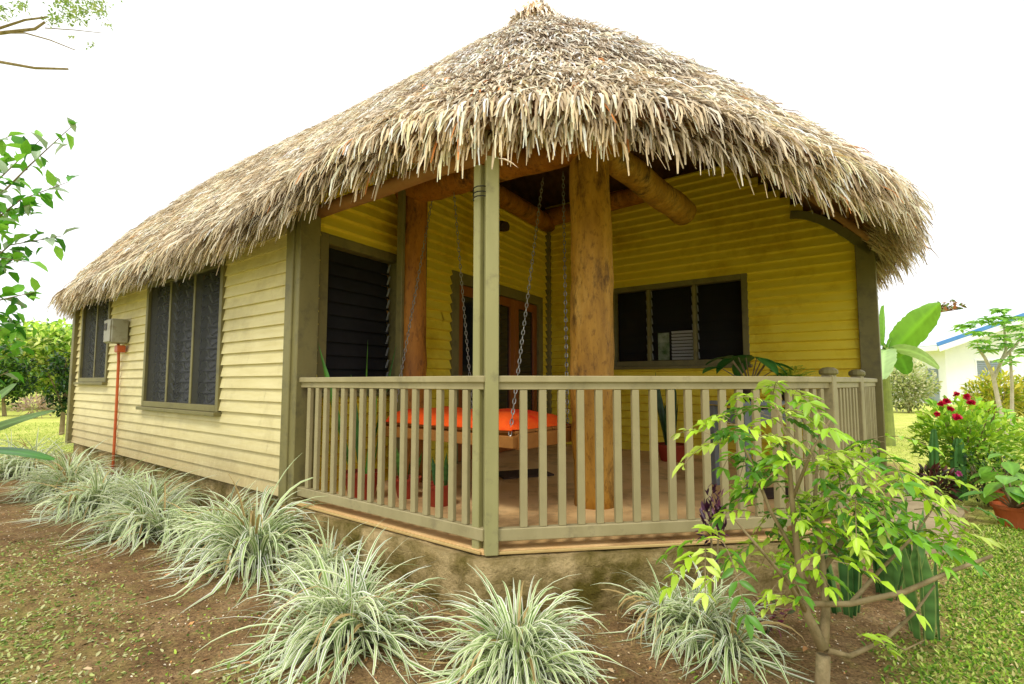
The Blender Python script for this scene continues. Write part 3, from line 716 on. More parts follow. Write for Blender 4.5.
postbox('newel_post', P(-1.38, 1.48), nrm(np.array([.92, .36, 0])), np.cross(UP, nrm(np.array([.92, .36, 0]))), .05, .06, DECK, 1.39, MT['rail'])

# --- logs
def log(name, pts, rads, seg=22, jit=.012, mat='log', parent=house, sub=7):
    pts = [np.asarray(p, float) for p in pts]; Q, R = [], []
    for (a, b, ra, rb) in zip(pts, pts[1:], rads, rads[1:]):
        for k in range(sub): f = k/sub; Q.append(a+(b-a)*f+rng.normal(size=3)*.006); R.append(ra+(rb-ra)*f)
    Q.append(pts[-1]); R.append(rads[-1])
    return MB().tube(Q, R, seg, jit).build(name, MT[mat], parent, loc=pts[0], smooth=True)
pil = np.array([.70, 4.50, 0])
log('log_pillar', [pil+UP*(DECK-.02), pil+UP*1.2+U*.01, pil+UP*2.3, pil+UP*3.7], [.175, .19, .185, .17], 28)
lp = P(2.16, 1.18)+nA*.06+eA*.04; log('log_post', [lp+UP*DECK, lp+UP*1.8, lp+UP*3.62], [.15, .145, .14], mat='log_red')
postbox('post_board', lp+eA*-.17-nA*.03, eA, nA, .05, .08, DECK, 3.7, MT['trim']); postbox('post_board', lp+eA*.19-nA*.03, eA, nA, .06, .08, DECK, 3.6, MT['trim'])
bz = 3.48
log('log_beam', [P(2.25, 1.20, bz), P(1.1, 1.25, bz), P(-.25, 1.38, bz)], [.15, .15, .14], mat='log_red')
log('log_beam', [np.array([*P(.0, 1.30)[:2], 3.52]), P(-.05, 3.55, 3.42)], [.13, .155], seg=20)
log('log_beam', [lp+UP*3.98-eA*.1+nA*.05, cI+UP*4.18+nA*.05], [.12, .15], mat='log_red')
log('log_beam', [cI+UP*4.28+nB*.1-eB*.05, cI+eB*2.2+UP*4.33+nB*.1], [.15, .14], mat='log_red')
log('log_beam', [np.array([*P(-.1, .12)[:2], 2.98]), np.array([*P(2.2, .12)[:2], 2.98])], [.06, .06], mat='rafter')
# rafters following the underside of the thatch
for (e_, k) in [((s, 'l')) for s in (.5, 1.1, 1.7, 2.6)]+[((a, 'r')) for a in (-80, -62, -44, -26, -8, 10, 28)]:
    if k == 'l': a0 = (e_, WC-RB*.97); a1 = (max(e_, SC), WC-.3)
    else:
        c, q = math.cos(math.radians(e_)), math.sin(math.radians(e_))
        a0 = (SC-RA*.95*abs(c)**(2/RN), WC+RB*.95*math.copysign(abs(q)**(2/RN), q)); a1 = (SC-.2, WC)
    pts = []
    for f in np.linspace(0, 1, 6): s_, w_ = a0[0]+(a1[0]-a0[0])*f, a0[1]+(a1[1]-a0[1])*f; pts.append(P(s_, w_, float(roofz(s_, w_))-.23))
    MB().tube(pts, .045, 8, .05).build('rafter', MT['rafter'], house, smooth=True)
# battens seen under the roof
for rho in np.arange(.3, .95, .05):
    mb = MB(); idx = np.arange(0, NE, 5).astype(float); q = Rpt(idx, np.full(len(idx), rho))-UP*.17
    for i in range(len(q)): 
        a, b = q[i], q[(i+1) % len(q)]; s_, w_ = sw(a[0], a[1])
        if s_ < 3.2 and w_ < 5.2: mb.box((a+b)/2, (b-a)/2, nrm(np.cross(b-a, UP))*.015, UP*.012, .001)
    mb.build('batten', MT['rafter'], house)
# a pale dead leaf caught at the fringe above the post, and a small spotlight on the plate log
c = at(497, 158, 3.05)
vs, fg, cc = leaves_np([c], [nrm(np.array([1, 0, -.25]))], [nrm(np.array([0, -.6, 1]))], [.14], [.035], [lin(236, 214, 186)])
link('dead_leaf', mesh_np('dead_leaf', vs, fg, cc), MT['debris'], loc=c).parent = None
tag(bpy.data.objects['dead_leaf'], 'pale curled dead leaf caught in the thatch fringe above the veranda post', 'leaf')
sp = at(503, 224, 7.5); spl = thing('spotlight', 'small dark round spotlight on the log above the veranda door', 'light', sp)
MB().lathe(sp, [(.03, .03), (.08, .02), (.1, -.03), (.09, -.09), (.02, -.1)], 14).build('lamp_head', MT['mat'], spl)
MB().tube([sp+UP*.03, sp+UP*.05-nA*.12], .02, 8).build('bracket', MT['mat'], spl)

# ================================================================== METER BOX with orange conduit
mbp = lambda a, z, f=0.: np.array([cL[0], cL[1], 0])+U*a+UP*z+nLeft*f
meter = thing('meter_box', 'grey electricity meter box with a round window mounted on the left wall', 'meter box', mbp(4.7, 1.9, .03))
MB().box(mbp(4.60, 2.12, .14), U*.15, UP*.17, nLeft*.10, .012).build('case', MT['greybox'], meter)
MB().box(mbp(4.60, 2.12, .248), U*.138, UP*.155, nLeft*.008, .004).build('cover', MT['greybox'], meter)
q = mbp(4.65, 2.18, .258); m = MB(); K = 16
m.box(q, U*.05, UP*.05, nLeft*.006, .002); m.build('meter_window', MT['glass'], meter)
MB().box(mbp(4.56, 1.87, .10), U*.07, UP*.05, nLeft*.05, .01).build('junction_box', MT['orange_pipe'], meter)
con = MB(); con.tube([mbp(4.72, 1.95, .08), mbp(4.74, 1.7, .06), mbp(4.74, 1.0, .055), mbp(4.74, .25, .055), mbp(4.74, -.1, .055)], .019, 10)
o = con.build('conduit', MT['orange_pipe'], meter, smooth=True)
# ================================================================== SWING
def swing():
    e, n = U, V; org = P(.28, .66)     # near right corner
    L_, D_ = 1.60, .84; z = .99
    c = org+e*L_/2+n*D_/2
    root = thing('swing_bench', 'wide timber swing bench hanging on four chains from the veranda logs', 'swing', np.array([c[0], c[1], z-.1]))
    mb = MB()
    mb.box(org+e*L_/2+UP*(z-.05), e*L_/2, n*.03, UP*.045); mb.box(org+e*L_/2+n*D_+UP*(z-.05), e*L_/2, n*.03, UP*.06)
    mb.box(org+n*D_/2+UP*(z-.05), e*.03, n*(D_/2-.031), UP*.059); mb.box(org+e*L_+n*D_/2+UP*(z-.05), e*.03, n*(D_/2-.031), UP*.059)
    mb.build('frame', MT['swingwood'], root)
    mb = MB()
    for k in range(7): mb.box(org+e*L_/2+n*(.08+k*.127)+UP*(z+.022), e*(L_/2), n*.055, UP*.011)
    mb.build('seat', MT['swingwood'], root)
    tops = [(at(543, 178, 4.75), org+e*.05), (at(563, 172, 5.0), org+e*.05+n*D_), (at(454, 193, 5.15), org+e*1.18+n*D_), (lp+np.array([0, 0, 3.42])+nA*.24+eA*.02, org+e*(L_-.05)+n*D_*.1)]
    for t, b in tops:
        b = b+UP*(z+.0); d = b-t; Ld = np.linalg.norm(d); dn = nrm(d); k = int(Ld/.042); s1 = nrm(np.cross(dn, np.array([0, 1, 0]))); s2 = np.cross(dn, s1)
        mb = MB()
        for i in range(k):
            cc = t+dn*(i+.5)*Ld/k; a = s1 if i % 2 else s2
            ring = [cc+dn*.027*math.cos(q)+a*.012*math.sin(q) for q in np.linspace(0, 2*math.pi, 9)]
            mb.tube(ring, .0042, 5)
        mb.build('chain', MT['steel'], root)
    # cushion lies on the seat
    N1, N2 = 30, 14; vs = []
    for j in range(N2+1):
        for i in range(N1+1):
            x, y = i/N1, j/N2; ed = min(x, 1-x, y*.5, (1-y)*.5)*8
            h = .12*min(1, ed)**.4+.03*(vnoise(np.array(x*9.), np.array(y*4.), 4)-.5)
            vs.append(org+e*(.02+x*(L_-.04))+n*(-.01+y*(D_-.0))+UP*(z+.036+max(h, 0)))
    for j in range(N2+1):
        for i in range(N1+1): x, y = i/N1, j/N2; vs.append(org+e*(.02+x*(L_-.04))+n*(-.01+y*(D_-.0))+UP*(z+.035))
    b = (N1+1)*(N2+1); fs = []
    for j in range(N2):
        for i in range(N1): a = j*(N1+1)+i; fs.append((a, a+1, a+N1+2, a+N1+1)); fs.append((b+a, b+a+N1+1, b+a+N1+2, b+a+1))
    for i in range(N1): fs.append((i, b+i, b+i+1, i+1)); a = N2*(N1+1)+i; fs.append((a, a+1, b+a+1, b+a))
    cu = MB().add(vs, fs).build('cushion', MT['cushion'], loc=np.array([c[0], c[1], z+.034]), smooth=True)
    tag(cu, 'bright orange red cushion spread along the hanging swing bench', 'cushion')
swing()

# ================================================================== VERANDA CONTENTS
def pot(parent, c, r, h, mat):
    MB().lathe(c, [(r*.68, 0), (r*.72, .01), (r*.95, h*.85), (r*1.06, h*.86), (r*1.08, h), (r*.96, h), (r*.9, h*.9), (r*.3, h*.88)], 26).build('pot', MT[mat], parent, smooth=False)
def strap_blades(c, n, L, W, cols, spread=.35, stripe=None, seg=6, stiff=True, tw=.3):
    """upright stiff blades (snake plant) -> mesh arrays"""
    vs, fs, cc = [], [], []
    for k in range(n):
        a = random.uniform(0, 2*math.pi); r = random.uniform(0, .10); el = random.uniform(0, spread)
        d = np.array([math.cos(a)*math.sin(el), math.sin(a)*math.sin(el), math.cos(el)]); b = c+np.array([math.cos(a)*r, math.sin(a)*r, 0])
        fa = random.uniform(0, 2*math.pi); s = np.array([math.cos(fa), math.sin(fa), 0]); s = nrm(s-d*np.dot(s, d)); up = np.cross(s, d)
        l = L*random.uniform(.6, 1.1); wd = W*random.uniform(.8, 1.2); col = np.array(random.choice(cols)); base = len(vs)
        for i in range(seg*2+1):
            f = i/(seg*2); prof = (.55+.9*f*(1-f)*2)*(1-max(0, f-.75)/.25*.92)
            q = b+d*l*f; ang = tw*f; ss = s*math.cos(ang)+up*math.sin(ang); ww = wd*prof/2
            cm = col*(1.25 if (i % 2) else .8)
            for x, z_, cx in ((-1, .25, stripe), (-.75, .12, cm), (0, -.1, cm), (.75, .12, cm), (1, .25, stripe)):
                vs.append(q+ss*x*ww+np.cross(ss, d)*z_*ww); cc.append(cx if cx is not None else cm)
        for i in range(seg*2):
            for j in range(4): x = base+i*5+j; fs.append((x, x+1, x+6, x+5))
    return np.array(vs), [np.array(fs)], np.array(cc)
def snake(name, label, c, n, L, W, potr=None, poth=.2, mat='redpot', stripe=None, cols=None, group=None):
    t = thing(name, label, 'plant', c, group); z = 0
    if potr: pot(t, c, potr, poth, mat); z = poth*.85
    v, f, cc = strap_blades(c+UP*z, n, L, W, cols or [lin(40, 70, 36), lin(56, 88, 44)], .3, stripe)
    link('blades', mesh_np('blades', v, f, cc, True), MT['leaf'], t)
snake('snake_plant', 'tall snake plant in a dull red pot below the veranda window', np.array([2.12, 7.0, DECK]), 12, .95, .075, .2, .22)
snake('snake_plant', 'thin spiky plant in a red pot in the veranda corner behind the left railing', np.array([-1.35, 4.75, DECK]), 7, 1.15, .05, .16, .24, cols=[lin(60, 110, 40), lin(90, 150, 50)])
for i, (x, y) in enumerate(((-.95, 4.8), (-.62, 4.5))):
    snake('potted_plant', ['squat strappy plant in a red pot near the left railing', 'small strappy plant in a red pot nearest the corner post'][i], np.array([x, y, DECK]), 8, .28, .035, .12, .18, cols=[lin(60, 100, 40), lin(86, 130, 50)], group='small red pots behind the left railing')
# blue-grey table carrying potted plants
tb = np.array([2.55, 5.35, DECK]); table = thing('side_table', 'blue grey painted table standing behind the right railing', 'table', tb)
ex = nrm(np.array([.9, .35, 0])); ey = np.cross(UP, ex)
MB().box(tb+UP*.83, ex*.5, ey*.24, UP*.018).build('table_top', MT['bluegrey'], table)
for a in (-1, 1):
    for b in (-1, 1): MB().box(tb+UP*.40+ex*.43*a+ey*.2*b, ex*.035, ey*.035, UP*.40).build('leg', MT['bluegrey'], table)
MB().box(tb+UP*.70, ex*.40, ey*.19, UP*.07).build('apron', MT['bluegrey'], table)
def broad_leaf(c, d, L, W, col, up=UP, droop=.35, cup=.15, N=8, notch=.12):
    """one broad heart-shaped leaf as a grid"""
    d = nrm(np.asarray(d, float)); s = nrm(np.cross(d, up)); n = np.cross(s, d); vs, fs, cc = [], [], []
    for i in range(N+1):
        f = i/N; wv = math.sin(math.pi*min(1, f**.62))**.8 if 0 < f < 1 else 0.02
        for j in range(-3, 4):
            x = j/3*wv*W/2; back = -notch*L*(abs(j)/3)*(1-f)**2
            p = c+d*(L*f+back)+s*x+n*(cup*W*(abs(j)/3)**1.5*.5-droop*L*f*f); vs.append(p)
            cc.append(np.array(col)*(1.25 if j == 0 else random.uniform(.85, 1.1)))
    for i in range(N):
        for j in range(6): a = i*7+j; fs.append((a, a+1, a+8, a+7))
    return vs, fs, cc
class LB:
    """collects leaf grids with colours"""
    def __init__(s): s.v = []; s.f = []; s.c = []
    def add(s, t):
        b = len(s.v); s.v += list(t[0]); s.f += [tuple(b+i for i in f) for f in t[1]]; s.c += list(t[2])
    def build(s, name, parent=None, loc=None, mat='leaf'):
        return link(name, mesh_np(name, np.array(s.v), [np.array(s.f)], np.clip(np.array(s.c), 0, .95), True), MT[mat], parent, loc)
def potted_broad(label, c, r, h, mat, n, L, cols, hgt, stemr=.008, spread=1., group=None, name='potted_plant', seed=1):
    random.seed(seed); t = thing(name, label, 'potted plant', c, group); pot(t, c, r, h, mat); lb = LB(); st = MB()
    for k in range(n):
        a = random.uniform(0, 6.28); el = random.uniform(.2, 1.1)*spread; d = np.array([math.cos(a)*math.sin(el), math.sin(a)*math.sin(el), math.cos(el)])
        tip = c+UP*h*.85+d*hgt*random.uniform(.6, 1.1); st.tube([c+UP*h*.8, (c+UP*h*.85+tip)/2+UP*.02, tip], [stemr, stemr*.9, stemr*.6], 6)
        dl = np.array([math.cos(a), math.sin(a), random.uniform(-.5, .1)])
        lb.add(broad_leaf(tip, dl, L*random.uniform(.7, 1.15), L*.85*random.uniform(.7, 1.1), np.array(random.choice(cols))))
    st.build('stems', MT['bark'], t); lb.build('leaves', t); return t
potted_broad('potted plant with heart shaped dark green leaves on the veranda table', np.array([2.42, 5.30, DECK+.85]), .10, .14, 'mat', 12, .25, [lin(44, 96, 36), lin(66, 126, 48)], .42, seed=4)
def fern(label, c, n, L, col, parentname='fern', potr=.12):
    t = thing(parentname, label, 'fern', c); pot(t, c, potr, .16, 'mat'); B, D, N_, LL, CC = [], [], [], [], []
    for k in range(n):
        a = rng.uniform(0, 6.28); el = rng.uniform(.3, 1.2); l = L*rng.uniform(.6, 1.1); d = np.array([math.cos(a)*math.sin(el), math.sin(a)*math.sin(el), math.cos(el)])
        for i in range(16):
            f = (i+1)/16; q = c+UP*.14+d*l*f-UP*f*f*l*.45; s = nrm(np.cross(d, UP))
            for sg in (-1, 1): B.append(q); D.append(nrm(s*sg+d*.4-UP*.2)); N_.append(UP); LL.append(.075*(1-.6*f)); CC.append(np.array(col)*rng.uniform(.75, 1.25))
    v, fg, cc = leaves_np(B, D, N_, LL, np.array(LL)*.3, CC); link('fronds', mesh_np('fronds', v, fg, cc), MT['leaf'], t)
fern('bright green fern in a dark pot at the right end of the veranda table', np.array([2.90, 5.42, DECK+.85]), 46, .42, lin(140, 190, 56))
dm = MB().box(np.array([2.55, 4.98, DECK+.012]), ex*.36, ey*.16, UP*.01); tag(dm.build('doormat', MT['mat'], loc=(2.55, 4.98, DECK)), 'dark brown doormat on the tan veranda floor behind the right railing', 'doormat')
dm = MB().box(np.array([.12, 5.95, DECK+.012]), ex*.3, ey*.2, UP*.01); tag(dm.build('doormat', MT['mat'], loc=(.12, 5.95, DECK)), 'small dark mat on the floor underneath the swing bench', 'doormat')

# ================================================================== STRAP-LEAF CLUMPS beside the house
def clump_mesh(seed, n=480, R=.62):
    r = np.random.default_rng(seed); vs, fs, cc = [], [], []; SEG = 8; crowns = [np.array([r.normal()*.07, r.normal()*.07, 0.]) for _ in range(5)]
    for k in range(n):
        a = r.uniform(0, 6.283); el = math.radians(r.uniform(12, 88) if r.random() < .8 else r.uniform(60, 90)); L = R*r.uniform(.55, 1.02)
        dead = r.random() < .07
        h = np.array([math.cos(a), math.sin(a), 0]); ctr = crowns[r.integers(len(crowns))]; p = ctr+h*r.uniform(0, .06)+UP*r.uniform(0, .03); sz = 1+ctr[2]*0
        sdv = np.array([-math.sin(a), math.cos(a), 0]); sdv = nrm(sdv+UP*r.normal()*.4)
        cur = el; base = len(vs); W = r.uniform(.0055, .0105); kink = r.uniform(.07, .34)*(1.4 if el > 1 else 1); sway = r.normal()*.16
        g = np.array([lin(140, 170, 88), lin(160, 188, 108), lin(104, 138, 62), lin(182, 204, 134)][r.integers(4)]); e = np.array([lin(252, 255, 230), lin(244, 248, 212), lin(228, 238, 192)][r.integers(3)])
        if dead: g = lin(176, 150, 96); e = lin(200, 176, 120)
        g = g*r.uniform(.75, 1.15)
        for i in range(SEG+1):
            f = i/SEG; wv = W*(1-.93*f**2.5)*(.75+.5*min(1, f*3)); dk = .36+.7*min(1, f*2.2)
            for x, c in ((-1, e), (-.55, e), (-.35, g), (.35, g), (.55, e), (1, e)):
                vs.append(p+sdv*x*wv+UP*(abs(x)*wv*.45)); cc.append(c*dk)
            d = h*math.cos(cur)+UP*math.sin(cur)+sdv*sway*f; p = p+d*L/SEG; cur -= kink*(1+f*.8)
            if p[2] < .015: p[2] = .015; cur = max(cur, -.05)
        for i in range(SEG):
            for j in range(5): x = base+i*6+j; fs.append((x, x+1, x+7, x+6))
    return mesh_np('strap_leaf_clump', np.array(vs), [np.array(fs)], np.clip(np.array(cc), 0, .95), True)
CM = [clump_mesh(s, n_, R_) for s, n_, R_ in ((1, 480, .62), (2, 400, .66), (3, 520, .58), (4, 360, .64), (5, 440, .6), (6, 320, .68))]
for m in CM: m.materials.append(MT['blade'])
def PW(s, w_): q = P(s, w_); return q[0], q[1]
clumps = [((.0, 2.64), 1.08, 'large pale striped strap leaf clump right below the corner post'),
 ((-.92, 2.92), 1.0, 'striped strap leaf clump just left of the corner post below the left railing'),
 ((1.03, 2.98), .86, 'striped strap leaf clump in front of the mossy plinth, left of the young tree'),
 (PW(1.95, -0.5), 1.0, 'striped strap leaf clump below the olive corner board'),
 (PW(2.7, -0.42), .95, 'striped strap leaf clump against the wall just past the corner board'),
 (PW(3.4, -0.62), 1.0, 'striped strap leaf clump under the right edge of the large side window'),
 (PW(4.15, -0.46), .95, 'striped strap leaf clump under the middle of the large side window'),
 (PW(4.85, -0.72), .95, 'striped strap leaf clump set forward under the left edge of the large window'),
 (PW(5.5, -0.46), .95, 'striped strap leaf clump at the foot of the orange conduit'),
 (PW(6.2, -0.74), 1.0, 'striped strap leaf clump left of the orange conduit'),
 (PW(7.0, -0.55), 1.0, 'striped strap leaf clump under the small end window'),
 (PW(8.3, -.80), 1.1, 'striped strap leaf clump below the far left corner of the wall'),
 (PW(8.9, -1.45), 1.1, 'bushy strap leaf clump at the far left end of the row'),
 (PW(1.15, -.35), .72, 'small strap leaf clump close to the plinth below the left railing'),
 ((4.75, 6.35), .7, 'striped strap leaf clump beside the right wall post behind the path')]
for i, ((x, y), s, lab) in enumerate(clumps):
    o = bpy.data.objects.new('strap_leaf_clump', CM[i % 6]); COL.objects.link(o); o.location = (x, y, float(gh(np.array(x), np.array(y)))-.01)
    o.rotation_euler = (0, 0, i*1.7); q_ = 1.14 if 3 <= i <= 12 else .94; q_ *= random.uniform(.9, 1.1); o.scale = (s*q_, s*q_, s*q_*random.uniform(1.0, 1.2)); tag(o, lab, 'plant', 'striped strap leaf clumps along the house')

# ================================================================== YOUNG TREE in front (compound light green leaves)
def pinnate(tip, d, L, npair, leafL, cols, out, droop=.5):
    """a compound leaf: rachis with paired leaflets; appends to lists"""
    B, D, N_, LL, CC, ST = out; d = nrm(d); s = nrm(np.cross(d, UP)+rng.normal(size=3)*.15); pts = []
    col = np.array(cols[rng.integers(len(cols))])*rng.uniform(.8, 1.15)
    for i in range(npair+1):
        f = i/npair; q = tip+d*L*f-UP*droop*L*f*f; pts.append(q)
        if i > 0:
            for sg in (-1, 1):
                dd = nrm(s*sg*.9+d*.75-UP*(.25+.35*f)+rng.normal(size=3)*.15)
                B.append(q); D.append(dd); N_.append(nrm(UP+rng.normal(size=3)*.35)); LL.append(leafL*rng.uniform(.75, 1.15)*(1-.25*abs(f-.5))); CC.append(col*rng.uniform(.85, 1.15))
    B.append(pts[-1]); D.append(nrm(d-UP*.8)); N_.append(nrm(UP+d)); LL.append(leafL); CC.append(col); ST.append(pts)
def young_tree():
    base = np.array([1.38, 2.34, -.02]); t = thing('young_tree', 'young tree with bright lime green compound leaves in front of the right railing', 'tree', base)
    Y = 2.34; A = lambda x, y, dy=0.: at(x, y, Y+dy)
    tr = MB(); B1 = A(823, 648)
    tr.tube([base, A(822, 684), B1+np.array([0, 0, -.03])], [.034, .031, .027], 12, .06)
    limbs = [
     ([B1, A(806, 612, .02), A(798, 560, .05), A(792, 500, .05), A(788, 440, .04), A(775, 405, .0)], [.026, .019, .015, .011, .007, .004]),
     ([B1, A(826, 610, .05), A(822, 560, .1), A(815, 500, .15), A(818, 450, .18)], [.025, .018, .013, .009, .004]),
     ([A(806, 612, .02), A(790, 585, -.05), A(765, 555, -.12), A(735, 520, -.15)], [.012, .009, .007, .004]),
     ([A(822, 570, .1), A(850, 530, .2), A(868, 480, .25), A(872, 440, .25)], [.014, .011, .008, .004]),
     ([A(812, 604, .0), A(850, 604, -.02), A(905, 592, -.04), A(950, 572, -.05), A(992, 556, -.06)], [.014, .0125, .011, .009, .007]),
     ([A(826, 650, .0), A(850, 656, .02), A(885, 640, .06), A(915, 612, .1), A(935, 585, .12)], [.013, .011, .009, .007, .004]),
     ([A(850, 604, -.02), A(880, 570, .1), A(915, 535, .15), A(938, 500, .15)], [.010, .008, .006, .003]),
     ([A(798, 560, .05), A(770, 510, .1), A(750, 460, .1), A(735, 430, .08)], [.010, .008, .006, .003]),
     ([A(792, 500, .05), A(812, 450, 0), A(830, 420, 0)], [.009, .006, .003]),
     ([A(885, 640, .06), A(905, 650, .0), A(925, 640, .0)], [.006, .004, .002])]
    for p_, r_ in limbs: tr.tube(p_, r_, 9, .06)
    tr.build('trunk', MT['bark'], t, smooth=True)
    out = ([], [], [], [], [], [])
    cl = [(772, 388), (790, 392), (752, 402), (728, 418), (715, 432), (735, 458), (760, 442), (785, 412), (745, 440), (762, 480), (795, 455), (815, 490), (845, 478), (862, 450), (875, 440), (835, 512), (762, 515), (790, 540), (862, 520), (885, 495), (908, 478), (918, 505), (940, 515), (952, 538), (775, 568), (745, 555), (800, 572), (872, 552), (905, 540), (702, 552), (792, 500), (822, 545), (852, 500), (805, 600), (842, 560), (892, 520), (832, 465), (845, 640), (785, 600), (800, 435), (820, 455), (785, 505), (810, 520), (830, 540), (770, 540), (815, 562), (845, 500), (765, 415), (795, 470), (720, 545), (930, 530), (880, 465)]
    for (x, y) in cl:
        c = A(x, y, rng.uniform(-.18, .3)); k = rng.integers(3, 5) if y < 550 else rng.integers(1, 3)
        for j in range(k):
            a = rng.uniform(0, 6.28); d = np.array([math.cos(a)*.9, math.sin(a)*.6, rng.uniform(-.1, .55)])
            pinnate(c+rng.normal(size=3)*.02, d, rng.uniform(.15, .26), int(rng.integers(4, 7)), rng.uniform(.058, .09), LIME, out, rng.uniform(.4, .9))
    B, D, N_, LL, CC, ST = out
    v, fg, cc = leaves_np(B, D, N_, LL, np.array(LL)*.36, CC, droop=.25); link('crown', mesh_np('crown', v, fg, cc), MT['leaf'], t)
    st = MB()
    for p_ in ST: st.tube(p_, [.0018]*len(p_), 4)
    tag(st.build('twigs', MT['bark'], t), kind='stuff')
young_tree()

# snake plants under the young tree, purple plant at the rail
for i, (x, y, n, L, lab) in enumerate(((2.02, 3.22, 7, .62, 'dark snake plant directly behind the young tree trunk'), (2.42, 3.48, 8, .66, 'dark snake plant between the young tree and the right newel post'), (2.25, 2.95, 5, .5, 'snake plant with pale edged blades right of the young tree'), (2.72, 3.62, 6, .5, 'snake plant at the foot of the bent veranda corner'))):
    snake('snake_plant', lab, np.array([x, y, 0.]), n, L, .06, cols=[lin(50, 88, 42), lin(66, 106, 52), lin(92, 132, 66)], stripe=lin(160, 176, 100) if i != 1 else None, group='snake plants below the veranda')
def leafy(name, label, cat, c, n, box, cols, L, W, group=None, stems=5, mat='leaf', stemmat='bark', up=.3, partname='foliage'):
    """bushy plant: stems + leaves filling an uneven blob. box = (rx, ry, z0, z1)"""
    t = thing(name, label, cat, c, group); c = np.asarray(c, float); rx, ry, z0, z1 = box
    q = rdir(n)*(rng.random((n, 1))**.45); q = q*np.array([rx, ry, (z1-z0)/2])+np.array([0, 0, (z0+z1)/2])
    lump = fbm(q[:, 0]*3.2/rx+5, q[:, 2]*3.2/rx+q[:, 1]*2/rx, int(c[0]*10) % 50)
    k = lump > .40; q = q[k]; n = len(q); out = nrm(q-np.array([0, 0, (z0+z1)*.4])); d = nrm(out+rdir(n)*.8+UP*up)
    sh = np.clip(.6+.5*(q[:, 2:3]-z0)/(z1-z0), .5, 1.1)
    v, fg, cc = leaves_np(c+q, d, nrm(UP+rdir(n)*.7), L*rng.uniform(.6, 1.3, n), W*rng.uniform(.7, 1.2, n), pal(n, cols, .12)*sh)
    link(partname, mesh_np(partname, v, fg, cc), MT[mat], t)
    st = MB()
    for i in range(stems):
        a = rng.uniform(0, 6.28); r = rng.uniform(.2, .7)
        e = c+np.array([math.cos(a)*rx*r, math.sin(a)*ry*r, z0+(z1-z0)*rng.uniform(.5, .85)]); m = (c+e)/2+rng.normal(size=3)*rx*.08
        rr = max(.004, (z1)*.012); st.tube([c-UP*.02, m, e], [rr, rr*.8, rr*.4], 7)
    st.build('stem', MT[stemmat], t); return t
leafy('purple_plant', 'small purple leaved plant growing up beside the right railing', 'plant', np.array([1.22, 3.22, .0]), 170, (.07, .06, .36, .78), [lin(92, 44, 74), lin(120, 66, 96), lin(66, 34, 56)], .06, .018, stems=3)
leafy('small_purple_plant', 'low dark purple plant at the foot of the mossy plinth', 'plant', np.array([1.42, 3.0, .0]), 60, (.12, .08, .02, .18), [lin(120, 40, 66), lin(160, 66, 96), lin(90, 100, 50)], .06, .02, stems=2)

# ================================================================== PATH SLAB, RIGHT GARDEN
sl_ = MB(); pp = [(3.05, 4.4), (3.62, 4.35), (4.6, 5.4), (4.5, 6.3), (3.9, 6.0)]
ring = []
for i in range(len(pp)):
    a, b = np.array(pp[i]), np.array(pp[(i+1) % len(pp)])
    for k in range(6): ring.append(a+(b-a)*k/6+rng.normal(size=2)*.008)
n = len(ring); sl_.add([(x, y, -.05) for x, y in ring]+[(x, y, .12) for x, y in ring], [[i, (i+1) % n, n+(i+1) % n, n+i] for i in range(n)]+[[n+i for i in range(n)]])
o = sl_.build('path', MT['slab']); tag(o, kind='structure')
potted_broad('broad round leaved plant in a terracotta pot by the right lawn edge', np.array([4.86, 5.15, 0]), .16, .21, 'terracotta', 18, .23, [lin(128, 184, 64), lin(156, 204, 84), lin(96, 158, 50)], .34, seed=8, spread=1.1)
potted_broad('low pot of lime leaves behind the terracotta pot', np.array([5.4, 5.75, 0]), .17, .22, 'terracotta', 14, .16, [lin(150, 200, 70), lin(120, 176, 56)], .4, seed=9)
# cactus-like green columns among flowers
for i, (x, y, h, lab) in enumerate(((5.15, 6.45, .82, 'thin green cactus column left of the red flowers'), (5.36, 6.35, .72, 'thick dark green cactus column under the red flowers'))):
    t = thing('cactus', lab, 'cactus', np.array([x, y, 0]), 'cactus columns in the flower bed'); vs = []; fs = []; K = 16; r0 = .05+.03*i
    for j in range(9):
        f = j/8; r = r0*(1-.5*max(0, f-.8)/.2)
        for k in range(K): a = 2*math.pi*k/K; rr = r*(1 if k % 2 else .68); vs.append((x+rr*math.cos(a)+.03*f*f, y+rr*math.sin(a), h*f))
    for j in range(8):
        for k in range(K): fs.append((j*K+k, j*K+(k+1) % K, (j+1)*K+(k+1) % K, (j+1)*K+k))
    fs.append([8*K+k for k in range(K)])
    cm = M('cactus_skin', lin(56, 104, 48), lin(84, 134, 60), 8, .5, .1); MB().add(vs, fs).build('column', cm, t)
bush = leafy('flowering_bush', 'leafy bush with red blossoms beside the path at the right', 'bush', np.array([5.68, 6.6, 0]), 1900, (.55, .5, .14, 1.2), GREEN[3:]+LIME[:4], .10, .045, stems=9)
def blossom(c, r, col, parent):
    n = 16; d = nrm(rdir(n)+np.array([0, -.5, .4])); v, fg, cc = leaves_np(np.tile(c, (n, 1)), d, rdir(n), np.full(n, r*.75), np.full(n, r*.75), pal(n, [col, col*.7, col*1.2], .05), fold=.15)
    link('blossom', mesh_np('blossom', v, fg, cc), MT['leaf'], parent)
for (x, y, r) in ((946, 402, .07), (956, 395, .06), (966, 397, .07), (971, 403, .065), (937, 414, .05), (957, 417, .075), (950, 409, .06), (941, 404, .055)):
    blossom(at(x, y, 6.15), r, lin(214, 34, 76), bush)
leafy('pink_flower_plant', 'small bush with one pink bloom below the red blossoms', 'plant', np.array([5.35, 5.95, 0]), 700, (.32, .25, .05, .62), DARK+GREEN[:1], .05, .022)
blossom(at(959, 474, 5.65), .05, lin(224, 110, 176), bpy.data.objects['pink_flower_plant'])
